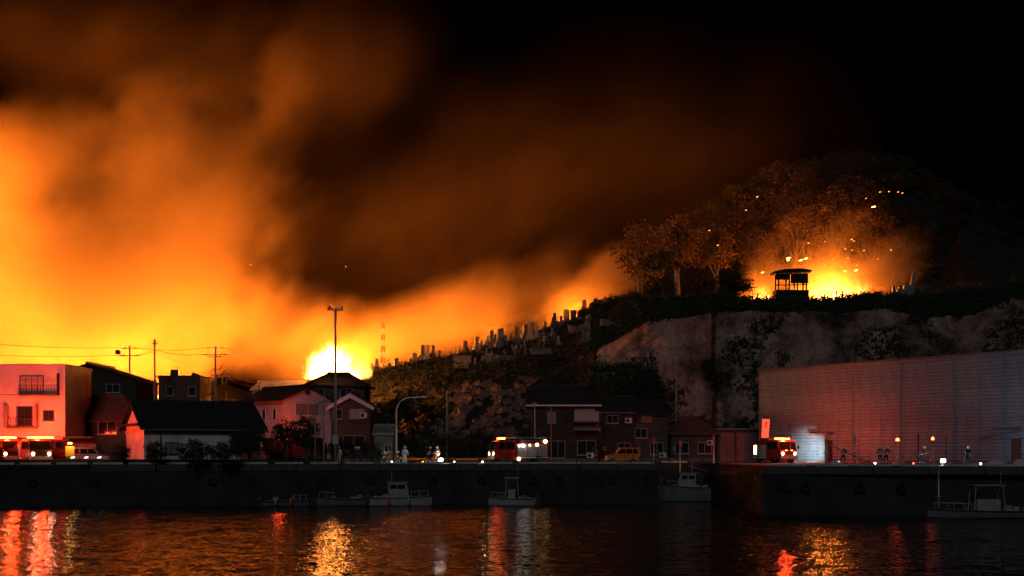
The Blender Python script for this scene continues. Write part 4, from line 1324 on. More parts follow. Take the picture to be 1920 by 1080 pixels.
def fire_engine(label, c, rot, beacon=300.0, head=0.0, work=0.0, group='fire engines on the quay', heads=True, long=6.0):
    t = thing('fire_engine', label, 'fire engine', c, rot, group)
    L = long; f = L / 2; wd = 1.08
    # chassis
    MB().box(-f + .1, f - .15, -.8, .8, .38, .62).build('chassis', 'dark_metal', t)
    # cab: profile in x-z
    cabx = f - 2.35
    MB().prism([(cabx, .5), (f - .02, .5), (f, .95), (f - .04, 1.35), (f - .38, 2.3), (f - .6, 2.42), (cabx, 2.42)], -wd, wd).build('cab', 'engine_red', t)
    # windscreen
    MB().prism([(f - .035, 1.42), (f - .01, 1.42), (f - .32, 2.26), (f - .345, 2.26)], -wd + .12, wd - .12).build('windscreen', 'car_glass', t)
    MB().box(f - .02, f + .12, -wd, wd, .42, .78, ch=.03).build('bumper', 'alloy', t)
    MB().box(f - .005, f + .025, -.55, .55, .95, 1.28).build('grille', 'dark_metal', t)
    for s in (-1, 1):
        y = s * (wd + .004)
        for (a, b_) in ((f - 1.2, f - .45), (f - 2.25, f - 1.35)):
            d = MB().box(a - .04, b_ + .04, min(y, y + s * .012), max(y, y + s * .012), .62, 1.45).build('door', 'engine_red', t)
            MB().box(a + .03, a + .22, min(y, y + s * .05), max(y, y + s * .05), 1.2, 1.26).build('handle', 'alloy', d)
            zt = 2.2
            MB().prism([(a, 1.5), (b_ + .02, 1.5), (b_ - (.22 if b_ > f - 1 else 0), zt), (a, zt)], min(y, y + s * .015), max(y, y + s * .015)).build('window', 'car_glass', t)
        MB().tube([(f - .3, s * wd, 1.9), (f - .1, s * (wd + .22), 1.95), (f - .1, s * (wd + .22), 1.7)], .025).build('mirror_arm', 'dark_metal', t)
        MB().box(f - .14, f - .06, s * (wd + .22) - .1, s * (wd + .22) + .1, 1.5, 1.85, ch=.02).build('mirror', 'dark_metal', t)
        hb = MB().lathe([(.15, 0), (.15, .04), (.10, .06)], 12, Matrix.Translation((f + .005, s * .78, 1.02)) @ Matrix.Rotation(R(90), 4, 'Y')).build('headlight', 'headlight_warm' if heads else 'alloy', t)
    # pump body with roller shutters
    MB().box(-f, cabx - .06, -wd, wd, .5, 2.15, ch=.03).build('body', 'engine_red', t)
    n = 3; bl = (cabx - .06 + f)
    for s in (-1, 1):
        for i in range(n):
            a = -f + .1 + i * (bl - .15) / n; b_ = a + (bl - .15) / n - .08
            y = s * (wd + .003)
            sh = MB().box(a, b_, min(y, y + s * .02), max(y, y + s * .02), .75, 1.95).build('roller_shutter', 'alloy', t)
            for q in range(7):
                z = .78 + q * .165
                MB().box(a + .02, b_ - .02, min(y + s * .02, y + s * .035), max(y + s * .02, y + s * .035), z, z + .13).build('slat', 'alloy', sh)
        MB().box(-f + .02, cabx - .1, min(s * wd, s * (wd + .01)), max(s * wd, s * (wd + .01)), .55, .68).build('stripe', 'white_paint', t)
    # ladder and roof gear
    lad = MB()
    for y in (-.25, .25): lad.box(-f - .1, f - .9, y - .035, y + .035, 2.62, 2.72)
    lo_ = lad.build('ladder', 'alloy', t)
    rung = MB().box(-.02, .02, -.25, .25, 2.64, 2.68).mesh('rung', 'alloy')
    for i in range(14): share(rung, 'rung', lo_, (-f + .1 + i * .34, 0, 0))
    for x in (-f + .4, -.3): MB().box(x - .05, x + .05, -.6, .6, 2.15, 2.62).build('ladder_rest', 'dark_metal', t)
    MB().box(-f + .3, cabx - .5, .5, .95, 2.15, 2.5, ch=.05).build('hose_box', 'dark_metal', t)
    # light bar
    lb = MB().box(f - 1.25, f - .85, -.95, .95, 2.43, 2.5, ch=.01).build('light_bar', 'dark_metal', t)
    for y0, y1 in ((-.93, -.36), (-.3, .3), (.36, .93)):
        glow_box(lb, 'beacon_lens', f - 1.22, f - .88, y0, y1, 2.5, 2.68, 'beacon_red')
    for x in (f - .95, -f + .95): 
        for y in (-wd + .14, wd - .14): wheel(t, x, y, .45, .3)
    for y in (-.85, .85):
        MB().box(-f - .03, -f + .0, y - .12, y + .12, .85, 1.05).build('tail_light', 'red_wall', t)
    if beacon:
        lamp('beacon_light', (f - .55, 0, 3.0), beacon, RED, .35, t)
    if head:
        for s in (-1, 1):
            lamp('headlight_beam', (f + .35, s * .78, 1.02), head, (1.0, .85, .62), .1, t, 70, (1, 0, -.10), .6)
    return t
KD = lambda D: QZ + .03
# three engines on the left
E1 = fire_engine('fire engine at the left edge under the orange beacon', (WX(-14, 139), 140.0, KD(0)), R(-40), 1900, 0)
E2 = fire_engine('fire engine with glowing headlights below the white building', (WX(50, 138), 139.0, KD(0)), R(-52), 1900, 60)
E3 = fire_engine('fire engine nearest the storehouse, yellow panel at its rear', (WX(108, 139), 141.0, KD(0)), R(-128), 900, 0, heads=False)
# its rear marker panel (chequered reflective sheet lit by the work lamp)
t = thing('marker_board', 'yellow reflective board glowing at the end of the left engines', 'board', (WX(131, 136.5), 136.5, KD(0)), R(8))
MB().box(-.42, .42, -.03, .03, .75, 1.75, ch=.01).build('panel', 'reflective_yellow', t)
for x in (-.38, .38): MB().box(x - .03, x + .03, -.02, .02, 0, .75).build('leg', 'dark_metal', t)
glow_box(t, 'lamp_lens', -.2, .2, -.06, .06, 1.95, 2.12, 'marker_amber')
MB().box(-.03, .03, -.03, .03, 1.75, 1.95).build('lamp_stem', 'dark_metal', t)
lamp('marker_light', (0, -.6, 1.9), 55, (1, .62, .2), .1, t)
# centre engine facing left, lamps burning along its side
E4 = fire_engine('red fire engine with both headlights on in the middle of the quay', (WX(972, 148), 149.2, KD(0)), R(197), 150, 45, long=5.9)
f = 2.95
for x, z, m, r in ((-2.6, 2.3, 'work_warm', .2), (-1.7, 1.95, 'work_warm', .16), (-.2, 1.85, 'work_white', .14), (.25, 1.85, 'work_white', .1), (-.9, 1.9, 'work_warm', .1), (.3, .45, 'work_warm', .18)):
    o = MB().lathe([(r, 0), (r, .06), (r * .6, .1)], 10, Matrix.Translation((x, 1.09 + .03, z)) @ Matrix.Rotation(R(-90), 4, 'X')).build('work_lamp', m, E4)
lamp('work_light', (-3.1, .7, 2.6), 500, (1, .88, .68), .15, E4, 60, (-1, .06, -.34), .8)
lamp('panel_light', (-.3, 1.75, 2.1), 14, (1, .9, .75), .15, E4)
# right engine in front of the warehouse
E5 = fire_engine('fire engine throwing white side light on the warehouse wall', (WX(1456, 151), 152.0, KD(0)), R(-64), 2300, 0, long=4.9)
lamp('side_work_light', (1.5, 1.5, 1.3), 4800, (1, .93, .86), .1, E5, 52, (-.59, .80, -.02), 1.0)  # the white patch on the wall comes from this side lamp
lamp('headlight_beam', (2.8, .78, 1.02), 60, (1, .97, .93), .1, E5, 70, (1, 0, -.1), .5)
E6 = fire_engine('fire engine hidden but for its red glow behind the dark pines', (WX(556, 151), 152.6, KD(0)), R(170), 480, 0, heads=False, long=5.6)
MB().box(-2.2, -1.75, -1.125, -1.105, .95, 1.9).build('glowing_locker', 'work_warm', E5)  # brightly lit compartment given as emission, no lamp of its own
for y in (-.35, .35): glow_box(E5, 'added_grille_light', 2.47, 2.51, y - .1, y + .1, 1.32, 1.4, 'beacon_red')  # red lights added to make the engine's front look lit
lamp('front_fill', (3.3, 0, 1.7), 90, RED, .2, E5)  # fill added to redden the cab front

def kei_van(name, label, c, rot, m, L=3.4, H=1.65, cat='car', rack=False):
    t = thing(name, label, cat, c, rot)
    f = L / 2; w = .73
    prof = [(-f, .3), (f - .05, .3), (f, .5), (f - .03, .78), (f - .55, .92), (f - 1.05, 1.0)]
    body = MB()
    rings = []
    for y, k_ in ((-w, .05), (-w + .06, 0), (w - .06, 0), (w, .05)):
        rings.append([(p[0] * (1 - k_ * .3), y, p[1]) for p in prof + [(-f + .02, 1.0)]])
    body.loft(rings); body.build('body', m, t)
    cab = MB(); rings = []
    for y, in_ in ((-w + .02, 0), (-w + .12, 1), (w - .12, 1), (w - .02, 0)):
        zt = H if in_ else H - .1
        rings.append([(-f + .03, y, .98), (f - .85, y, .98), (f - 1.45, y, zt), (-f + .12, y, zt)])
    cab.loft(rings); cab.build('cabin', m, t)
    for s in (-1, 1):
        y = s * (w - .02)
        for poly in ([(f - 1.06, 1.03), (f - 1.5, 1.5), (f - 1.95, 1.5), (f - 1.95, 1.03)], [(f - 2.02, 1.03), (f - 2.02, 1.5), (-f + .72, 1.5), (-f + .72, 1.03)], [(-f + .64, 1.03), (-f + .64, 1.5), (-f + .2, 1.5), (-f + .14, 1.03)]):
            MB().prism(poly, min(y, y + s * .012), max(y, y + s * .012)).build('window', 'car_glass', t)
        for a in (f - 1.98, -f + .68):
            MB().box(a - .012, a + .012, min(s * w, s * (w + .006)), max(s * w, s * (w + .006)), .4, .98).build('door_seam', 'rubber_black', t)
        for a in (f - 1.8, -f + 1.3):
            MB().box(a, a + .16, min(s * w, s * (w + .03)), max(s * w, s * (w + .03)), .86, .9).build('handle', m, t)
        MB().box(f - .06, f + .01, s * .58 - .12, s * .58 + .12, .62, .78, ch=.02).build('headlight', 'alloy', t)
        MB().box(-f - .02, -f + .03, s * .62 - .07, s * .62 + .07, .7, 1.15).build('tail_light', 'red_wall', t)
        MB().box(f - 1.1, f - .98, s * (w + .12) - .08, s * (w + .12) + .08, .98, 1.1, ch=.02).build('mirror', m, t)
        for x in (f - .62, -f + .62): wheel(t, x, s * (w - .08), .27, .17)
    MB().prism([(f - .87, 1.02), (f - .84, 1.02), (f - 1.43, H - .1), (f - 1.46, H - .1)], -w + .14, w - .14).build('windscreen', 'car_glass', t)
    MB().box(f - .03, f + .05, -w + .03, w - .03, .28, .5, ch=.03).build('bumper', m, t)
    if rack:
        MB().tube([(-f - .05, -.5, .8), (-f - .12, -.5, 1.75), (-f - .12, .5, 1.75), (-f - .05, .5, .8)], .035).build('rear_frame', m, t)
        wl = MB().lathe([(.26, 0), (.28, .05), (.26, .18), (.1, .2)], 14, Matrix.Translation((-f - .02, .1, .85)) @ Matrix.Rotation(R(-90), 4, 'Y')).build('spare_wheel', 'alloy', t)
    return t
kei_van('minivan', 'small orange van parked side-on with a spare wheel at its rear', (WX(1167, 149), 149.5, KD(0)), R(184), 'car_orange', rack=True)
kei_van('minivan', 'dull grey van half in shadow right of the yellow board', (WX(168, 139), 139.6, KD(0)), R(10), 'car_grey')

# ------------------------------------------------------------------ people
mat('turnout_navy', (0.03, 0.035, 0.055), 0.85, var=.2, scale=6)
mat('turnout_orange', (0.50, 0.16, 0.05), 0.85, var=.2, scale=6)
mat('raincoat_white', (0.72, 0.74, 0.76), 0.6, var=.12, scale=6)
mat('skin_tone', (0.42, 0.26, 0.19), 0.6, var=.1)
mat('helmet_white', (0.8, 0.8, 0.78), 0.35, var=.08)
mat('reflective_band', (0.85, 0.85, 0.75), 0.4, var=.08)
POSES = {
 'stand': dict(hip=.9, kn=[(.12, .05, .48), (-.12, .0, .48)], an=[(.13, .02, .07), (-.13, -.02, .07)], ch=(0, .02, 1.36), nk=(0, .02, 1.5), hd=(0, -.01, 1.62), el=[(.30, -.02, 1.14), (-.30, -.02, 1.14)], ha=[(.30, -.12, .90), (-.29, -.14, .9)]),
 'work': dict(hip=.88, kn=[(.14, -.12, .48), (-.14, .1, .47)], an=[(.15, -.02, .07), (-.15, .18, .07)], ch=(0, -.14, 1.30), nk=(0, -.2, 1.44), hd=(0, -.27, 1.55), el=[(.30, -.3, 1.10), (-.30, -.28, 1.12)], ha=[(.16, -.52, 1.06), (-.16, -.5, 1.04)]),
 'crouch': dict(hip=.42, kn=[(.2, -.38, .52), (-.2, -.3, .42)], an=[(.2, -.2, .07), (-.2, .1, .08)], ch=(0, -.12, .86), nk=(0, -.18, 1.0), hd=(0, -.24, 1.12), el=[(.30, -.32, .68), (-.30, -.32, .70)], ha=[(.16, -.52, .56), (-.16, -.54, .58)]),
}
PM = {}
def person_mesh(pose, m):
    if (pose, m) in PM: return PM[(pose, m)]
    P = POSES[pose]
    V = [(0, 0, P['hip'])]; E = []; Rr = [(.17, .13)]
    def add(p, i, r):
        V.append(p); E.append((i, len(V) - 1)); Rr.append(r if isinstance(r, tuple) else (r, r)); return len(V) - 1
    mid = tuple((Vector(V[0]) + Vector(P['ch'])) / 2)
    a = add(mid, 0, (.165, .125)); ch = add(P['ch'], a, (.18, .125)); nk = add(P['nk'], ch, .06); hd = add(P['hd'], nk, (.095, .105)); add(tuple(Vector(P['hd']) + Vector((0, 0, .1))), hd, .075)
    for s in (0, 1):
        sg = 1 if s == 0 else -1
        sh = add((P['ch'][0] + sg * .2, P['ch'][1], P['ch'][2] + .05), ch, .075)
        el = add(P['el'][s], sh, .055); ha = add(P['ha'][s], el, .042)
        d = (Vector(P['ha'][s]) - Vector(P['el'][s])).normalized()
        add(tuple(Vector(P['ha'][s]) + d * .12), ha, .035)
        hp = add((sg * .1, 0, P['hip'] - .05), 0, .11)
        kn = add(P['kn'][s], hp, .08); an = add(P['an'][s], kn, .055)
        add((P['an'][s][0], P['an'][s][1] - .16, .045), an, .045)
    me = bpy.data.meshes.new('body'); me.from_pydata(V, E, []); me.update()
    ob = bpy.data.objects.new('body', me); COL.objects.link(ob)
    sk = ob.modifiers.new('skin', 'SKIN')
    for i, sv in enumerate(me.skin_vertices[0].data):
        sv.radius = Rr[i]; sv.use_root = (i == 0)
    ss = ob.modifiers.new('sub', 'SUBSURF'); ss.levels = 1; ss.render_levels = 1
    dg = bpy.context.evaluated_depsgraph_get(); dg.update()
    em = bpy.data.meshes.new_from_object(ob.evaluated_get(dg))
    bpy.data.objects.remove(ob)
    em.name = 'body'
    em.materials.clear(); em.materials.append(M_[m]); em.materials.append(M_['skin_tone'])
    hz_ = P['nk'][2] + .03
    for p in em.polygons:
        p.use_smooth = True
        c = p.center
        hand = any((c - Vector(P['ha'][s])).length < .13 and (c - Vector(P['el'][s])).length > (Vector(P['ha'][s]) - Vector(P['el'][s])).length for s in (0, 1))
        p.material_index = 1 if (c.z > hz_ or hand) else 0
    PM[(pose, m)] = em
    return em
def person(label, px, D, rot, pose, m, helmet='helmet_white', bands=True, group=None, z=None):
    P = POSES[pose]
    t = thing('person', label, 'person', (WX(px, D), D, QZ + .03 if z is None else z), R(rot), group)
    share(person_mesh(pose, m), 'body', t)
    if helmet:
        h = Vector(P['hd'])
        MB().lathe([(.16, .02), (.165, .05), (.135, .06), (.125, .13), (.08, .19), (.02, .21)], 12, Matrix.Translation(h)).build('helmet', helmet, t, smooth=True)
    if bands:
        c = Vector(P['ch']); hp = Vector((0, 0, P['hip']))
        for k_ in (.25, .75):
            p = hp.lerp(c, k_)
            MB().lathe([(1.0, -.04), (1.02, 0), (1.0, .04)], 12, Matrix.Translation(p) @ Matrix.Diagonal((.20, .155, 1, 1))).build('reflective_band', 'reflective_band', t)
        for s in (0, 1):
            e, w_ = Vector(P['el'][s]), Vector(P['ha'][s])
            MB().tube([e.lerp(w_, .45), e.lerp(w_, .65)], .068, 8).build('reflective_band', 'reflective_band', t)
            a, b_ = Vector(P['kn'][s]), Vector(P['an'][s])
            MB().tube([a.lerp(b_, .45), a.lerp(b_, .62)], .088, 8).build('reflective_band', 'reflective_band', t)
    return t
person('person in a long white raincoat and white helmet beside the street lamp', 759, 145.5, 20, 'stand', 'raincoat_white', bands=False)
person('crouching firefighter with bright bands, leftmost of the crew by the street lamp', 718, 146.2, 40, 'crouch', 'turnout_navy')
person('crouching firefighter with bright bands, second of the crew by the street lamp', 729, 145.6, -10, 'crouch', 'turnout_orange')
person('firefighter kneeling low just left of the white raincoat', 742, 145.2, 60, 'crouch', 'turnout_orange')
person('firefighter standing in a white helmet left of the white floodlight', 803, 145.3, 50, 'work', 'turnout_navy')
person('firefighter bending over right next to the white floodlight', 814, 145.8, 60, 'crouch', 'turnout_orange')
person('firefighter in orange standing behind the white floodlight', 820, 147.2, -30, 'stand', 'turnout_orange')
person('dim figure walking in the dark left of the crew', 663, 146, 80, 'work', 'turnout_navy', bands=False)
person('dim figure standing in the dark near the loudspeaker pole', 635, 147, 10, 'stand', 'raincoat_white', bands=False)
person('dim figure right of the walking one in the dark', 677, 147.5, -70, 'work', 'turnout_navy', bands=False)
person('firefighter in a white helmet between the warehouse door and the red beacon', 1650, 137, -40, 'stand', 'turnout_navy')
person('second firefighter right beside him on the pier, bright bands', 1661, 136.6, 30, 'work', 'turnout_navy')
person('firefighter with outstretched arms left of the bluish floodlight', 1727, 131.5, 70, 'work', 'turnout_navy')
person('person standing by the warehouse door near the lying hose', 1581, 138, 10, 'work', 'turnout_navy')
person('dim figure in the shade right of the bluish floodlight', 1812, 130, 30, 'work', 'turnout_navy', bands=False)

# ------------------------------------------------------------------ portable lights
def floodlight(label, px, D, m, energy, col, aim=-90, h=.55):
    t = thing('floodlight', label, 'floodlight', (WX(px, D), D, QZ + .03), R(0))
    for a in (0, 2.1, 4.2):
        MB().tube([(0, 0, h * .8), (math.cos(a) * .3, math.sin(a) * .3, 0)], .018).build('leg', 'dark_metal', t)
    MB().box(-.26, .26, -.05, .09, h * .75, h * .75 + .34, ch=.02).build('housing', 'dark_metal', t)
    MB().box(-.23, .23, -.09, -.05, h * .75 + .03, h * .75 + .31, ch=.01).build('lens', m, t)
    lamp('flood', (0, -.22, h * .75 + .17), energy, col, .12, t)
    return t
floodlight('portable floodlight glaring white at the crew on the quay', 826, 146.8, 'work_white', 260, (.92, .97, 1), h=.3)
floodlight('portable floodlight glaring bluish white on the pier', 1768, 130.2, 'work_white', 260, (.8, .9, 1), h=.3)
emis('beacon_pole_red', (1.0, .10, .02), 14.0)
def beacon_pole(label, px, py, D, energy, lamp_w=.35):
    t = thing('beacon', label, 'beacon', (WX(px, D), D, QZ + .03))
    h = WZ(py, D) - QZ - .03
    MB().tube([(0, 0, h * .35), (0, 0, h)], .035).build('pole', 'alloy', t)
    for a in (0.4, 2.5, 4.6):
        MB().tube([(0, 0, h * .45), (math.cos(a) * .4, math.sin(a) * .3, 0)], .03).build('leg', 'alloy', t)
    MB().lathe([(lamp_w * .6, 0), (lamp_w * .65, .06), (lamp_w * .3, .1)], 10, Matrix.Translation((0, 0, h))).build('base', 'dark_metal', t)
    MB().lathe([(lamp_w * .45, .1), (lamp_w * .5, .18), (lamp_w * .42, .3), (lamp_w * .2, .36)], 12, Matrix.Translation((0, 0, h))).build('lens', 'beacon_pole_red', t, smooth=True)
    lamp('beacon_light', (0, -.1, h + .8), energy, RED, .2, t)
    return t
beacon_pole('red warning beacon on a tripod, left of the two on the pier', 1683, 829, 127, 14)
beacon_pole('red warning beacon on a slim pole, right of the two on the pier', 1749, 827, 126, 9, .26)

# hand lamps and markers along the quay, some added only as bright points
emis('hand_white', (0.9, 0.95, 1.0), 14.0)
emis('hand_amber', (1.0, 0.55, 0.08), 7.0)
emis('hand_red', (1.0, 0.06, 0.03), 9.0)
def hand_lamp(label, px, D, m, col, e=14, s=.7):
    t = thing('hand_lamp', label, 'lamp', (WX(px, D), D, QZ + .03))
    MB().box(-.16 * s, .16 * s, -.1, .1, 0, .18 * s, ch=.02).build('case', 'dark_metal', t)
    MB().lathe([(.1 * s, 0), (.13 * s, .05), (.11 * s, .09)], 12, Matrix.Translation((0, -.1, .22 * s)) @ Matrix.Rotation(R(90), 4, 'X')).build('lens', m, t)
    MB().tube([(-.12, 0, .18 * s), (-.1, 0, .36 * s), (.1, 0, .36 * s), (.12, 0, .18 * s)], .015).build('handle', 'dark_metal', t)
    lamp('glow', (0, -.3, .3), e, col, .06, t)
hand_lamp('small amber lamp on the quay left of the bending firefighter', 793, 145.6, 'hand_amber', (1, .6, .15), 8)
hand_lamp('small white lamp on the quay right of the floodlight', 852, 146, 'hand_white', (1, .95, .85), 20)
hand_lamp('small white lamp added by the front wheel of the middle engine for the bright hose', 905, 146.2, 'hand_white', (1, .9, .7), 26)
hand_lamp('small white lamp added by the crouching crew for their bright bands', 735, 146.3, 'hand_white', (1, .9, .75), 22)
hand_lamp('white lamp on the pier before the left warehouse door', 1572, 129, 'hand_white', (.85, .95, 1), 26, 1.0)
hand_lamp('white lamp at the feet of the two firefighters on the pier', 1640, 131, 'hand_white', (1, .95, .85), 26)
hand_lamp('small red lamp left of the firefighter near the bluish floodlight', 1712, 131, 'hand_red', RED, 6)
hand_lamp('white lamp leaning near the far warehouse door', 1838, 127, 'hand_white', (.9, 1, 1), 10)
# ------------------------------------------------------------------ poles, wires, lamps
mat('pole_concrete', (0.30, 0.28, 0.26), 0.85, var=.2, scale=1)
mat('galvanised', (0.38, 0.38, 0.38), 0.55, metal=.3, var=.2, scale=2)
mat('rope', (0.35, 0.32, 0.27), 0.9, var=.3, scale=8)
mat('orange_plastic', (0.65, 0.12, 0.03), 0.5, var=.1)
def street_lamp(label, px, py, D, arm, m='galvanised'):
    h = WZ(py, D) - QZ
    t = thing('street_lamp', label, 'street lamp', (WX(px, D), D, QZ))
    MB().lathe([(.16, 0), (.16, .3), (.12, .35), (.11, .4)], 8).build('base', m, t)
    pts = [(0, 0, .3), (0, 0, h * .78)]
    for i in range(1, 7):
        a = i / 6 * PI / 2
        pts.append((arm * .55 * (1 - math.cos(a)), 0, h * .78 + h * .21 * math.sin(a)))
    pts.append((arm, 0, h))
    MB().tube(pts, [.1, .085] + [.06] * 7, 8).build('pole', m, t, smooth=True)
    s = 1 if arm > 0 else -1
    hd = MB().box(min(arm - s * .1, arm + s * .55), max(arm - s * .1, arm + s * .55), -.12, .12, h - .06, h + .08, ch=.03).build('lamp_head', m, t)
    MB().box(min(arm, arm + s * .5), max(arm, arm + s * .5), -.09, .09, h - .09, h - .062).build('lens', 'window_glass', hd)
street_lamp('unlit street lamp with a long arm curving right over the crew', 743, 744, 148, 2.6)
street_lamp('unlit street lamp with a short curved arm before the pink house', 591, 752, 146, 1.1, 'pole_concrete')
def plain_pole(name, label, px, py, D, r, m, cat='pole', z0=QZ, extra=None):
    h = WZ(py, D) - z0
    t = thing(name, label, cat, (WX(px, D), D, z0))
    MB().tube([(0, 0, -.1), (0, 0, h)], [r, r * .7], 8).build('shaft', m, t, smooth=True)
    return t, h
t, h = plain_pole('pole', 'grey pole just right of the short-armed lamp', 607, 742, 147, .11, 'pole_concrete')
MB().box(-.14, .14, -.14, .14, h - .02, h + .06).build('cap', 'pole_concrete', t)
t, h = plain_pole('loudspeaker_pole', 'very tall pole with two horn loudspeakers before the white-hot fire', 629, 578, 146, .17, 'pole_concrete', 'loudspeaker pole')
MB().box(-.55, .55, -.04, .04, h - .25, h - .17).build('crossarm', 'galvanised', t)
for s in (-1, 1):
    M = Matrix.Translation((s * .45, 0, h - .02)) @ Matrix.Rotation(s * R(72), 4, 'Y')
    MB().lathe([(.06, -.25), (.08, -.1), (.16, .12), (.32, .3), (.30, .3)], 12, M).build('horn', 'galvanised', t, smooth=True)
MB().box(-.28, .28, -.18, .18, 2.0, 3.0, ch=.03).build('control_box', 'galvanised', t)
t, h = plain_pole('pole', 'thin pole rising before the red stone facing', 838, 732, 172, .12, 'pole_concrete')
t, h = plain_pole('pole', 'grey pole at the left corner of the balcony house', 1003, 756, 152, .08, 'galvanised')
MB().box(-.3, .3, -.06, .06, h - .04, h + .04).build('arm', 'galvanised', t)
t, h = plain_pole('pole', 'concrete pole standing against the pale cliff face', 1268, 640, 186, .15, 'pole_concrete')
MB().box(-.8, .8, -.06, .06, h - .6, h - .5).build('crossarm', 'galvanised', t)
t, h = plain_pole('pole', 'slender pole before the summit trees', 1268, 508, 212, .13, 'pole_concrete', z0=WZ(575, 212))
def utility_pole(label, px, py, D, arms, transformer=False, r=.16):
    h = WZ(py, D) - QZ
    t = thing('utility_pole', label, 'utility pole', (WX(px, D), D, QZ))
    MB().tube([(0, 0, -.2), (0, 0, h)], [r * 1.1, r * .65], 8).build('shaft', 'pole_concrete', t, smooth=True)
    for z, w in arms:
        a = MB().box(-w, w, -.05, .05, h - z - .05, h - z + .05).build('crossarm', 'dark_metal', t)
        for x in (-w * .9, -w * .3, w * .3, w * .9):
            MB().lathe([(.05, 0), (.07, .05), (.04, .1), (.06, .15), (.02, .2)], 7, Matrix.Translation((x, 0, h - z + .05))).build('insulator', 'white_paint', a)
    if transformer:
        MB().lathe([(.3, 0), (.34, .08), (.34, .8), (.28, .9), (.1, .95)], 12, Matrix.Translation((.52, -.1, h - transformer))).build('transformer', 'dark_metal', t)
        MB().box(.0, .4, -.05, .05, h - transformer + .3, h - transformer + .4).build('bracket', 'dark_metal', t)
        for z, a in ((transformer - 1.6, .9), (transformer - .6, 1.2), (transformer + .5, 1.0), (transformer - 2.3, .7)):
            MB().tube([(0, 0, h - z - .3), (-a * .5, 0, h - z - .45), (-a, 0, h - z - .75)], .05).build('cable_loop', 'dark_metal', t)
        for z, a in ((transformer - 2.0, .9), (transformer - 1.3, 1.1)):
            MB().tube([(0, 0, h - z - .2), (a * .6, 0, h - z - .05), (a, 0, h - z + .45)], .05).build('cable_loop', 'dark_metal', t)
    return t, Vector((WX(px, D), D, QZ + h))
u1, a1 = utility_pole('utility pole with a dark switch box left of its crossarm, over the dark house', 243, 648, 168, [(.35, .9), (1.2, 1.3)])
MB().lathe([(.2, 0), (.32, .1), (.32, .4), (.2, .5)], 10, Matrix.Translation((-1.4, 0, a1.z - QZ - 1.0))).build('switch_box', 'dark_metal', u1)
u2, a2 = utility_pole('slim pole between the dark house and the square block', 290, 636, 162, [(.5, .35)], r=.15)
u3, a3 = utility_pole('utility pole with a transformer and tangled cables', 404, 650, 170, [(.15, 1.3), (.95, 1.6), (1.2, .9)], 4.6)
u4, a4 = utility_pole('short cable pole right of the transformer pole', 424, 700, 172, [(.5, .4)], r=.1)
def wire(label, pts, sag, r=.028):
    pts = [Vector(p) for p in pts]
    P = []
    for a, b_ in zip(pts, pts[1:]):
        for i in range(12):
            k_ = i / 12
            p = a.lerp(b_, k_); p.z -= sag * 4 * k_ * (1 - k_); P.append(p)
    P.append(pts[-1])
    g = MB(); g.tube(P, r, 5)
    return tag(g.build('power_line', 'rubber_black'), label, 'power line')
wire('topmost power line running left from the transformer pole across the smoke', [a3 + Vector((-1.0, 0, -.1)), a1 + Vector((.6, 0, -.2)), W(-60, 640, 168)], .35)
wire('second power line sagging left of the switch box pole', [a3 + Vector((-1.4, 0, -.9)), a2 + Vector((0, 0, -1.2)), a1 + Vector((-.8, 0, -1.1)), W(-60, 662, 168)], .3)
wire('power line running right from the transformer pole into the smoke', [a3 + Vector((1.2, 0, -.1)), W(492, 668, 188)], .3)
wire('lower line right of the transformer pole to the pink house', [a3 + Vector((1.0, 0, -2.6)), W(486, 718, 157)], .4)
wire('thin cable from the short pole to the pink house', [a4 + Vector((0, 0, -.4)), W(486, 722, 156)], .5)
wire('cable hanging between the transformer pole and the square block', [a3 + Vector((-.6, 0, -4.0)), W(372, 712, 168)], .3)
# aerial on the pink house, lattice mast behind the ridge
t = thing('aerial', 'thin aerial post on the pink house roof', 'aerial', W(486, 745, 156.5))
MB().tube([(0, 0, -.6), (0, 0, 1.7)], .04).build('mast', 'dark_metal', t)
for z in (1.2, 1.55): MB().tube([(-.35, 0, z), (.35, 0, z)], .015).build('element', 'dark_metal', t)
base = W(718, 693, 221)
t = thing('lattice_mast', 'red and white lattice mast behind the cemetery ridge', 'mast', base)
mat('mast_red', (0.5, 0.07, 0.04), 0.6); H = WZ(606, 221) - base.z
secs = 8
for i in range(secs):
    z0, z1 = H * i / secs, H * (i + 1) / secs
    w0, w1 = lerp(.34, .16, i / secs), lerp(.34, .16, (i + 1) / secs)
    g = MB()
    cs = [(-1, -1), (1, -1), (1, 1), (-1, 1)]
    for q in range(4):
        a, b_ = cs[q], cs[(q + 1) % 4]
        g.tube([(a[0] * w0, a[1] * w0, z0 - (1 if i == 0 else 0)), (a[0] * w1, a[1] * w1, z1)], .045, 4)
        g.tube([(a[0] * w0, a[1] * w0, z0), (b_[0] * w1, b_[1] * w1, z1)], .03, 4)
        g.tube([(a[0] * w1, a[1] * w1, z1), (b_[0] * w1, b_[1] * w1, z1)], .03, 4)
    g.build('section', 'mast_red' if i % 2 else 'white_paint', t)
# sea wall parapet on the left
t = thing('sea_wall', 'dark low sea wall along the quay before the left houses', 'wall', (0, 0, QZ))
def parapet(px0, D0, px1, D1, h):
    a = Vector((WX(px0, D0), D0, 0)); b_ = Vector((WX(px1, D1), D1, 0)); L = (b_ - a).length; n = max(1, int(L / 3.9))
    an = math.atan2(b_.y - a.y, b_.x - a.x)
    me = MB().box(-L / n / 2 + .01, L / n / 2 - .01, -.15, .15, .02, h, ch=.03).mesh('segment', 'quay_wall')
    for i in range(n):
        p = a.lerp(b_, (i + .5) / n)
        share(me, 'segment', t, p, (0, 0, an))
parapet(-60, 134.2, 300, 138.0, .52)
parapet(300, 138.0, 600, 142.4, .5)
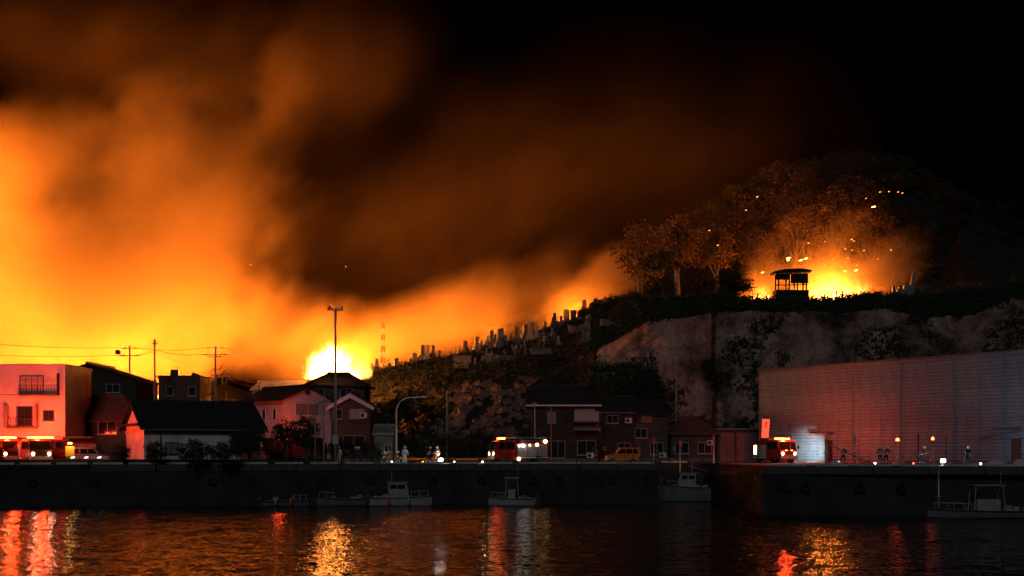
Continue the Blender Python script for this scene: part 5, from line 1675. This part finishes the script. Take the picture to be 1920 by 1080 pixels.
# reflectors on the sea wall; plates emit in place of thrown-back light
for i, px in enumerate((136, 160, 183)):
    tt = thing('reflector', ('left', 'middle', 'right')[i] + ' one of three white road reflectors on the sea wall', 'reflector', (WX(px, 135.9), 135.9 + i * .25, QZ + .52))
    MB().box(-.05, .05, -.03, .03, 0, .12).build('stem', 'dark_metal', tt)
    MB().prism([(-.22, .10), (.12, .10), (.24, .26), (-.08, .26)], -.05, .05).build('plate', 'reflector_glow', tt)

# ------------------------------------------------------------------ pier and inlet posts, ropes, banner
def post(label, px, py, D, z0, top=None, r=.06, m='alloy', group=None):
    h = WZ(py, D) - z0
    t = thing('mooring_post', label, 'post', (WX(px, D), D, z0), 0, group)
    MB().tube([(0, 0, -.3), (0, 0, h)], r, 8).build('shaft', m, t, smooth=True)
    MB().lathe([(r * 2.2, 0), (r * 2.6, .06), (r * 2.2, .12)], 10, Matrix.Translation((0, 0, h * .45))).build('collar', m, t)
    if top: MB().lathe([(r * 1.4, 0), (r * 1.8, .15), (r * 1.5, .5), (r * .4, .75)], 10, Matrix.Translation((0, 0, h))).build('cap', top, t, smooth=True)
    return t
post('short pole with a pinkish tip at the left end of the inlet', 1226, 832, 155.5, QZ, 'orange_plastic', .05)
post('mooring pole with an orange tip beside the inlet', 1275, 838, 154.5, 1.0, 'orange_plastic', .07)
post('tall white mooring pole in the middle of the inlet', 1338, 816, 152, 0, None, .075)
post('slim pole standing in front of the right fire engine', 1482, 815, 124, QZ, None, .05)
post('grey pole under the red-lit canopy of the warehouse', 1548, 822, 126, QZ, None, .07)
post('pale banded pole right of the warehouse door', 1603, 818, 124, QZ, 'helmet_white', .06)
post('dark pole between the two red beacons', 1722, 813, 128, QZ, None, .06, 'dark_metal')
post('red-tipped pole right of the right beacon', 1774, 818, 127, QZ, 'orange_plastic', .045, 'dark_metal')
post('white pole rising from the water below the bluish floodlight', 1760, 880, 115.5, -.3, None, .07)
def rope(label, a, b_, sag, r=.03, name='rope', m='rope'):
    a, b_ = Vector(a), Vector(b_); P = []
    for i in range(17):
        k_ = i / 16; p = a.lerp(b_, k_); p.z -= sag * 4 * k_ * (1 - k_); P.append(p)
    g = MB(); g.tube(P, r, 5)
    return tag(g.build(name, m), label, 'rope' if name == 'rope' else 'hose')
rope('slanting pale gangway rope across the warehouse door', W(1552, 832, 127), W(1644, 872, 121), .05, .05)
rope('mooring line from the left inlet pole down to the boats', W(1228, 842, 155.4), W(1275, 866, 154), .2)
rope('mooring line from the tall white pole down to the boat', W(1338, 884, 152), W(1290, 872, 150), .1)
rope('mooring line rising to the right fire engine', W(1352, 866, 154), W(1424, 838, 158), .15)
def hose(label, pts, r=.06):
    P = []
    for a, b_ in zip(pts, pts[1:]):
        for i in range(6): P.append(Vector(a).lerp(Vector(b_), i / 6))
    P.append(Vector(pts[-1]))
    rr = random.Random(len(pts)); 
    P = [p + Vector((0, rr.uniform(-.12, .12), 0)) for p in P]
    g = MB(); g.tube(P, r, 6)
    return tag(g.build('fire_hose', 'hose_canvas', smooth=True), label, 'hose')
mat('hose_canvas', (0.62, 0.58, 0.50), 0.85, var=.15, scale=6)
zq = QZ + .24
hose('pale fire hose lying on the kerb left of the middle engine', [(WX(832, 144), 144.0, zq - .14), (WX(850, 145), 145, zq - .14), (WX(880, 144.2), 144.2, zq - .14), (WX(930, 145), 145.0, zq - .14)])
hose('pale fire hose running along the quay edge past the orange van', [(WX(1010, 146), 146.0, zq - .14), (WX(1080, 144.6), 144.6, zq - .14), (WX(1130, 145.2), 145.2, zq - .14), (WX(1226, 144.4), 144.4, zq - .14)])
hose('fire hose laid across the pier under the beacons', [(WX(1500, 124), 124, zq - .12), (WX(1580, 122), 122, zq - .12), (WX(1640, 123), 123, zq - .12), (WX(1760, 120.6), 120.6, zq - .12)])
# banner at the warehouse corner
p = Vector((WX(1430, 154), 154.0, QZ + .03))
t = thing('banner', 'tilted white banner with a dark mark beside the right engine', 'banner', p)
hb = WZ(785, 154) - p.z
mat('banner_cloth', (0.62, 0.50, 0.48), 0.9, var=.1)
MB().tube([(-.25, 0, 0), (-.05, 0, hb)], .03).build('pole', 'alloy', t)
cl = MB(); cl.loft([[(-.12, -.02, hb - 2.1), (.62, -.02, hb - 2.1), (.62, .02, hb - 2.1), (-.12, .02, hb - 2.1)], [(-.05, .03, hb - 1.0), (.72, .03, hb - 1.0), (.72, .07, hb - 1.0), (-.05, .07, hb - 1.0)], [(-.04, -.02, hb - .05), (.78, -.02, hb - .05), (.78, .02, hb - .05), (-.04, .02, hb - .05)]])
c_ = cl.build('cloth', 'banner_cloth', t)
MB().box(.30, .42, -.06, -.03, hb - 1.0, hb - .35).build('mark', 'dark_metal', c_)
MB().box(.32, .50, -.062, -.032, hb - .55, hb - .42).build('mark', 'dark_metal', c_)
# bags and crates on the pier by the right door
for i, (px, w_, h_, lab) in enumerate(((1868, 1.1, .5, 'grey heap of canvas left of the far warehouse door'), (1912, .7, .6, 'small pale heap at the foot of the far warehouse door'))):
    t = thing('canvas_heap', lab, 'heap', (WX(px, 121), 121, QZ + .04))
    g = MB(); rr = random.Random(i); rings = []
    for k_ in range(5):
        z = h_ * k_ / 4; rad = w_ * math.cos(k_ / 4 * 1.35)
        rings.append([(math.cos(a * PI / 5) * rad * rr.uniform(.8, 1.15), math.sin(a * PI / 5) * rad * .6 * rr.uniform(.8, 1.15), z) for a in range(10)])
    g.loft(rings); g.build('canvas', 'banner_cloth', t, smooth=True)
mat('cool_box', (0.55, 0.66, 0.70), 0.5, var=.1)
t = thing('cool_box', 'pale blue flat box on the pier edge before the left warehouse door', 'box', (WX(1565, 121), 121, QZ + .04), R(6))
MB().box(-.42, .42, -.3, .3, 0, .3, ch=.04).build('body', 'cool_box', t); MB().box(-.44, .44, -.32, .32, .3, .38, ch=.02).build('lid', 'white_paint', t)

# ------------------------------------------------------------------ boats
mat('hull_white', (0.34, 0.29, 0.275), 0.4, var=.2, scale=1.2, coat=.2)
mat('hull_grey', (0.13, 0.12, 0.115), 0.5, var=.25, scale=1.2)
mat('hull_blue', (0.06, 0.09, 0.14), 0.5, var=.25, scale=1.2)
mat('boat_deck', (0.30, 0.28, 0.26), 0.7, var=.3, scale=2)
def boat(label, px, D, rot, L, beam, m='hull_white', kind='open', free=.75):
    t = thing('boat', label, 'boat', (WX(px, D), D, 0), R(rot), 'boats moored along the quay')
    f = L / 2; st = []
    ns = 9
    for i in range(ns):
        u = i / (ns - 1); x = -f + L * u
        hw = beam / 2 * (1 - max(0, (u - .45) / .55) ** 2.2) * (.92 + .08 * min(1, u * 4)) + .02
        sh = free * (1 + .45 * max(0, u - .3) ** 1.6)
        kz = -.25 + .35 * max(0, (u - .75) / .25) ** 2
        st.append([(x, -hw, sh), (x, -hw * .86, .08), (x, -hw * .4, kz), (x, hw * .4, kz), (x, hw * .86, .08), (x, hw, sh), (x, hw - .1 * min(1, hw), sh), (x, hw * .7, sh - .28), (x, -hw * .7, sh - .28), (x, -(hw - .1 * min(1, hw)), sh)])
    hl = MB(); hl.loft(st); ho = hl.build('hull', m, t)
    for s in (0, 5):
        MB().tube([Vector(r[s]) + Vector((0, (-.02 if s == 0 else .02), -.06)) for r in st], .045, 6).build('rub_rail', 'rubber_black', ho)
    # outboard
    ob = MB(); ob.box(-f - .45, -f - .08, -.18, .18, free - .1, free + .45, ch=.06); ob.box(-f - .32, -f - .16, -.07, .07, -.4, free - .1)
    ob.build('outboard_motor', 'dark_metal', t)
    if kind == 'cabin':
        c0, c1 = -f + L * .30, -f + L * .58; w = beam * .32; z0 = free - .1; z1 = free + 1.45
        ca = MB(); ca.prism([(c0, z0), (c1 + .3, z0), (c1 + .25, z0 + .9), (c1, z1), (c0, z1)], -w, w); co = ca.build('cabin', 'hull_white', t)
        for s in (-1, 1):
            for a, b_ in ((c0 + .15, c0 + (c1 - c0) * .48), (c0 + (c1 - c0) * .54, c1 - .08)):
                y = s * (w + .003); MB().box(a, b_, min(y, y + s * .015), max(y, y + s * .015), z0 + .95, z1 - .2).build('window', 'car_glass', co)
        MB().box(c0 - .25, c1 + .2, -w - .12, w + .12, z1, z1 + .08, ch=.02).build('cabin_roof', 'hull_white', co)
        MB().prism([(c1 + .26, z0 + .95), (c1 + .30, z0 + .95), (c1 + .06, z1 - .15), (c1 + .02, z1 - .15)], -w + .1, w - .1).build('windscreen', 'car_glass', co)
        MB().tube([(c0 + .3, 0, z1), (c0 + .3, 0, z1 + 1.2)], .03).build('mast', 'alloy', co)
    if kind == 'ttop':
        x0, x1 = -f + L * .38, -f + L * .62; w = beam * .3
        MB().box(x0 + .2, x1 - .2, -w * .7, w * .7, free - .25, free + .9, ch=.05).build('console', 'hull_white', t)
        MB().prism([(x1 - .22, free + .9), (x1 - .18, free + .9), (x1 - .32, free + 1.35), (x1 - .36, free + 1.35)], -w * .65, w * .65).build('windscreen', 'car_glass', t)
        for s in (-1, 1):
            MB().tube([(x0 - .1, s * w, free - .2), (x0 + .05, s * w * .9, free + 1.95)], .035).build('frame_post', 'alloy', t)
            MB().tube([(x1 + .1, s * w, free - .2), (x1 - .05, s * w * .9, free + 1.95)], .035).build('frame_post', 'alloy', t)
        MB().box(x0 - .15, x1 + .15, -w - .05, w + .05, free + 1.95, free + 2.05, ch=.02).build('roof', 'hull_white', t)
        MB().tube([(x0, 0, free + 2.0), (x0, 0, free + 3.0)], .025).build('mast', 'alloy', t)
    # deck gear
    rr = random.Random(int(px))
    for i in range(7):
        x = -f + L * rr.uniform(.08, .34) if i < 5 else f - L * rr.uniform(.24, .36)
        s = rr.uniform(.08, .26)
        yb = rr.uniform(-.4, .4) * beam * .5
        MB().box(x - s, x + s, yb - s, yb + s, free - .27, free + s * rr.uniform(.6, 1.6), ch=.03).build('deck_box', rr.choice(['boat_deck', 'hull_white', 'hull_grey']), t)
    rl = MB()
    xs = [f - L * .34, f - L * .2, f - L * .06]
    for s in (-1, 1):
        pts = []
        for x in xs:
            u = (x + f) / L; hw = beam / 2 * (1 - max(0, (u - .45) / .55) ** 2.2) * .9; sh = free * (1 + .45 * max(0, u - .3) ** 1.6)
            rl.tube([(x, s * hw, sh - .05), (x, s * hw, sh + .5)], .02, 5); pts.append((x, s * hw, sh + .5))
        rl.tube(pts, .02, 5)
    rl.build('bow_rail', 'alloy', t)
    for s, x in ((-1, -f * .4), (-1, f * .25)):
        MB().lathe([(.03, .6), (.12, .5), (.14, .2), (.12, -.1), (.03, -.2)], 8, Matrix.Translation((x, -beam / 2 - .12, .25))).build('fender', 'orange_plastic' if rr.random() < .4 else 'hull_white', t, smooth=True)
    return t
boat('low grey skiff at the left end of the moored boats', 536, 137.5, 4, 4.4, 1.7, 'hull_grey', 'open', .5)
boat('dark open boat with deck gear right of the skiff', 640, 138.2, 186, 4.8, 2.0, 'hull_grey', 'open', .7)
boat('white boat with a wheelhouse, largest of the left boats', 752, 138.6, 3, 6.0, 2.1, 'hull_white', 'cabin', .8)
boat('small white boat with a canopy frame left of the bare quay wall', 960, 138.6, 176, 4.6, 1.9, 'hull_white', 'ttop', .7)
boat('dim boat with a raised wheelhouse moored left in the inlet', 1283, 151, 182, 5.6, 2.1, 'hull_grey', 'cabin', 1.5)
boat('dim open boat moored right in the inlet', 1386, 150, 5, 5.0, 2.0, 'hull_grey', 'ttop', 1.4)
boat('long dark fishing boat lying at the right edge below the pier', 1850, 113, 182, 9.5, 2.4, 'hull_grey', 'ttop', .6)

# ------------------------------------------------------------------ embers
emis('ember_glow', (1.0, .22, .035), 9.0)
emis('ember_hot', (1.0, .36, .08), 16.0)
emb = [(1420, 369), (1399, 394), (1624, 372), (1650, 360), (1667, 359), (1684, 360), (1638, 388), (1516, 456), (1547, 453), (1601, 452), (1597, 449), (1585, 467), (1598, 469), (1671, 469), (1620, 470), (1562, 486), (1590, 484), (1646, 486), (1585, 492), (1607, 497), (1605, 507), (1584, 508), (1545, 485), (1546, 498), (1478, 484), (1478, 488), (1501, 488), (1511, 485), (1430, 511), (1330, 432), (1346, 460), (648, 500), (470, 496), (1692, 362)]
re_ = random.Random(3)
BIG = [(1638, 388), (1478, 484), (1501, 488), (1478, 488), (1511, 485), (1605, 507), (1430, 511), (1584, 508)]
for i, (px, py) in enumerate(emb):
    D = 219 + re_.uniform(-3, 6) if px > 1300 else 230
    big = (px, py) in BIG
    s = (.20 if big else .095) * re_.uniform(.8, 1.3) * (1 if px > 1300 else .6)
    g = MB(); n = 6
    g.loft([[(math.cos(a * PI / 3) * s * .15 + x, math.sin(a * PI / 3) * s * .3, math.sin(a * PI / 3) * s * .3 + z) for a in range(n)] if q in (0, 3) else
            [(x + re_.uniform(-.1, .1) * s, math.cos(a * PI / 3) * s * .4 * re_.uniform(.6, 1.2), math.sin(a * PI / 3) * s * .45 * re_.uniform(.6, 1.2) + z) for a in range(n)]
            for q, (x, z) in enumerate(((-s * 1.1, -s * .25), (-s * .4, -.05 * s), (s * .4, .1 * s), (s * 1.2, s * .35)))])
    o = g.build('ember', 'ember_hot' if big else 'ember_glow', loc=W(px, py, D))
    far = px < 1300
    tag(o, ('lone glowing spark drifting in the smoke left of the loudspeaker pole' if px < 600 else 'lone glowing spark drifting in the smoke above the loudspeaker pole') if far else ('large glowing ember over the summit fire, %s of the large ones from the left' % ORD[sorted(BIG).index((px, py))] if big else 'small glowing ember flying over the burning summit trees'), 'ember', 'embers drifting from the fires')

# ------------------------------------------------------------------ quay wall fittings
tyre_me = MB()
nseg = 14
ring = []
for k_ in range(nseg):
    a = 2 * PI * k_ / nseg
    ring.append([(math.cos(a) * (.32 + .13 * math.cos(q * PI / 3)), .13 * math.sin(q * PI / 3), math.sin(a) * (.32 + .13 * math.cos(q * PI / 3))) for q in range(6)])
tyre_me.loft(ring + [ring[0]], cap=False)
tyme = tyre_me.mesh('tyre', 'tyre', True)
def edge_y(px):
    return interp(px, [(0, 133), (300, 137), (640, 142), (1234, 143)])
for i, px in enumerate((60, 175, 398, 470, 603, 694, 812, 903, 1001, 1049, 1122, 1150, 1212)):
    Y = edge_y(px) - .16
    t = thing('tyre_fender', 'black tyre fender on the long quay wall, %s from the left' % ORD[i], 'fender', (WX(px, Y), Y, 2.35), 0, 'tyre fenders along the quay wall')
    share(tyme, 'tyre', t)
    MB().tube([(-.05, .1, .42), (-.1, .12, 1.6)], .025, 5).build('chain', 'dark_metal', t)
    MB().tube([(.05, .1, .42), (.1, .12, 1.6)], .025, 5).build('chain', 'dark_metal', t)
for i, px in enumerate((1475, 1512, 1613, 1690)):
    t = thing('tyre_fender', 'black tyre fender on the pier wall below the warehouse, %s from the left' % ORD[i], 'fender', (WX(px, 118.3), lerp(118.86, 118.1, i / 3) - .1, 2.3), 0, 'tyre fenders along the pier wall')
    share(tyme, 'tyre', t)
    MB().tube([(0, .1, .42), (0, .12, 1.6)], .025, 5).build('chain', 'dark_metal', t)
for px, lab in ((850, 'iron ladder on the quay wall left of the small canopy boat'), (1085, 'iron ladder on the bare quay wall below the balcony house')):
    Y = edge_y(px) - .14
    t = thing('wall_ladder', lab, 'ladder', (WX(px, Y), Y, .2))
    for x in (-.22, .22): MB().tube([(x, 0, 0), (x, 0, 4.2), (x, .5, 4.5), (x, .9, 4.1)], .03, 6).build('stringer', 'dark_metal', t)
    for q in range(12): MB().tube([(-.22, 0, .2 + q * .33), (.22, 0, .2 + q * .33)], .02, 5).build('rung', 'dark_metal', t)
# cast concrete lifts: joints and capping of the quay face
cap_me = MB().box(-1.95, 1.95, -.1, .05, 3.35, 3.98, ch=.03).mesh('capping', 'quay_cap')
def caps(p, q, root):
    p, q = Vector(p), Vector(q); L = (q - p).length; n = int(L / 3.95); an = math.atan2(q.y - p.y, q.x - p.x)
    for i in range(n):
        c = p.lerp(q, (i + .5) / n)
        share(cap_me, 'capping', root, c, (0, 0, an), (L / n / 3.95, 1, 1))
caps((WX(-40, 133), 132.7, 0), (WX(300, 137), 137, 0), quay_o)
caps((WX(300, 137), 137, 0), (WX(640, 142), 142, 0), quay_o)
caps((WX(640, 142), 142, 0), (INX0, 143, 0), quay_o)
caps((INX1, 119, 0), (WX(1960, 116.2), 117.1, 0), pier_o)
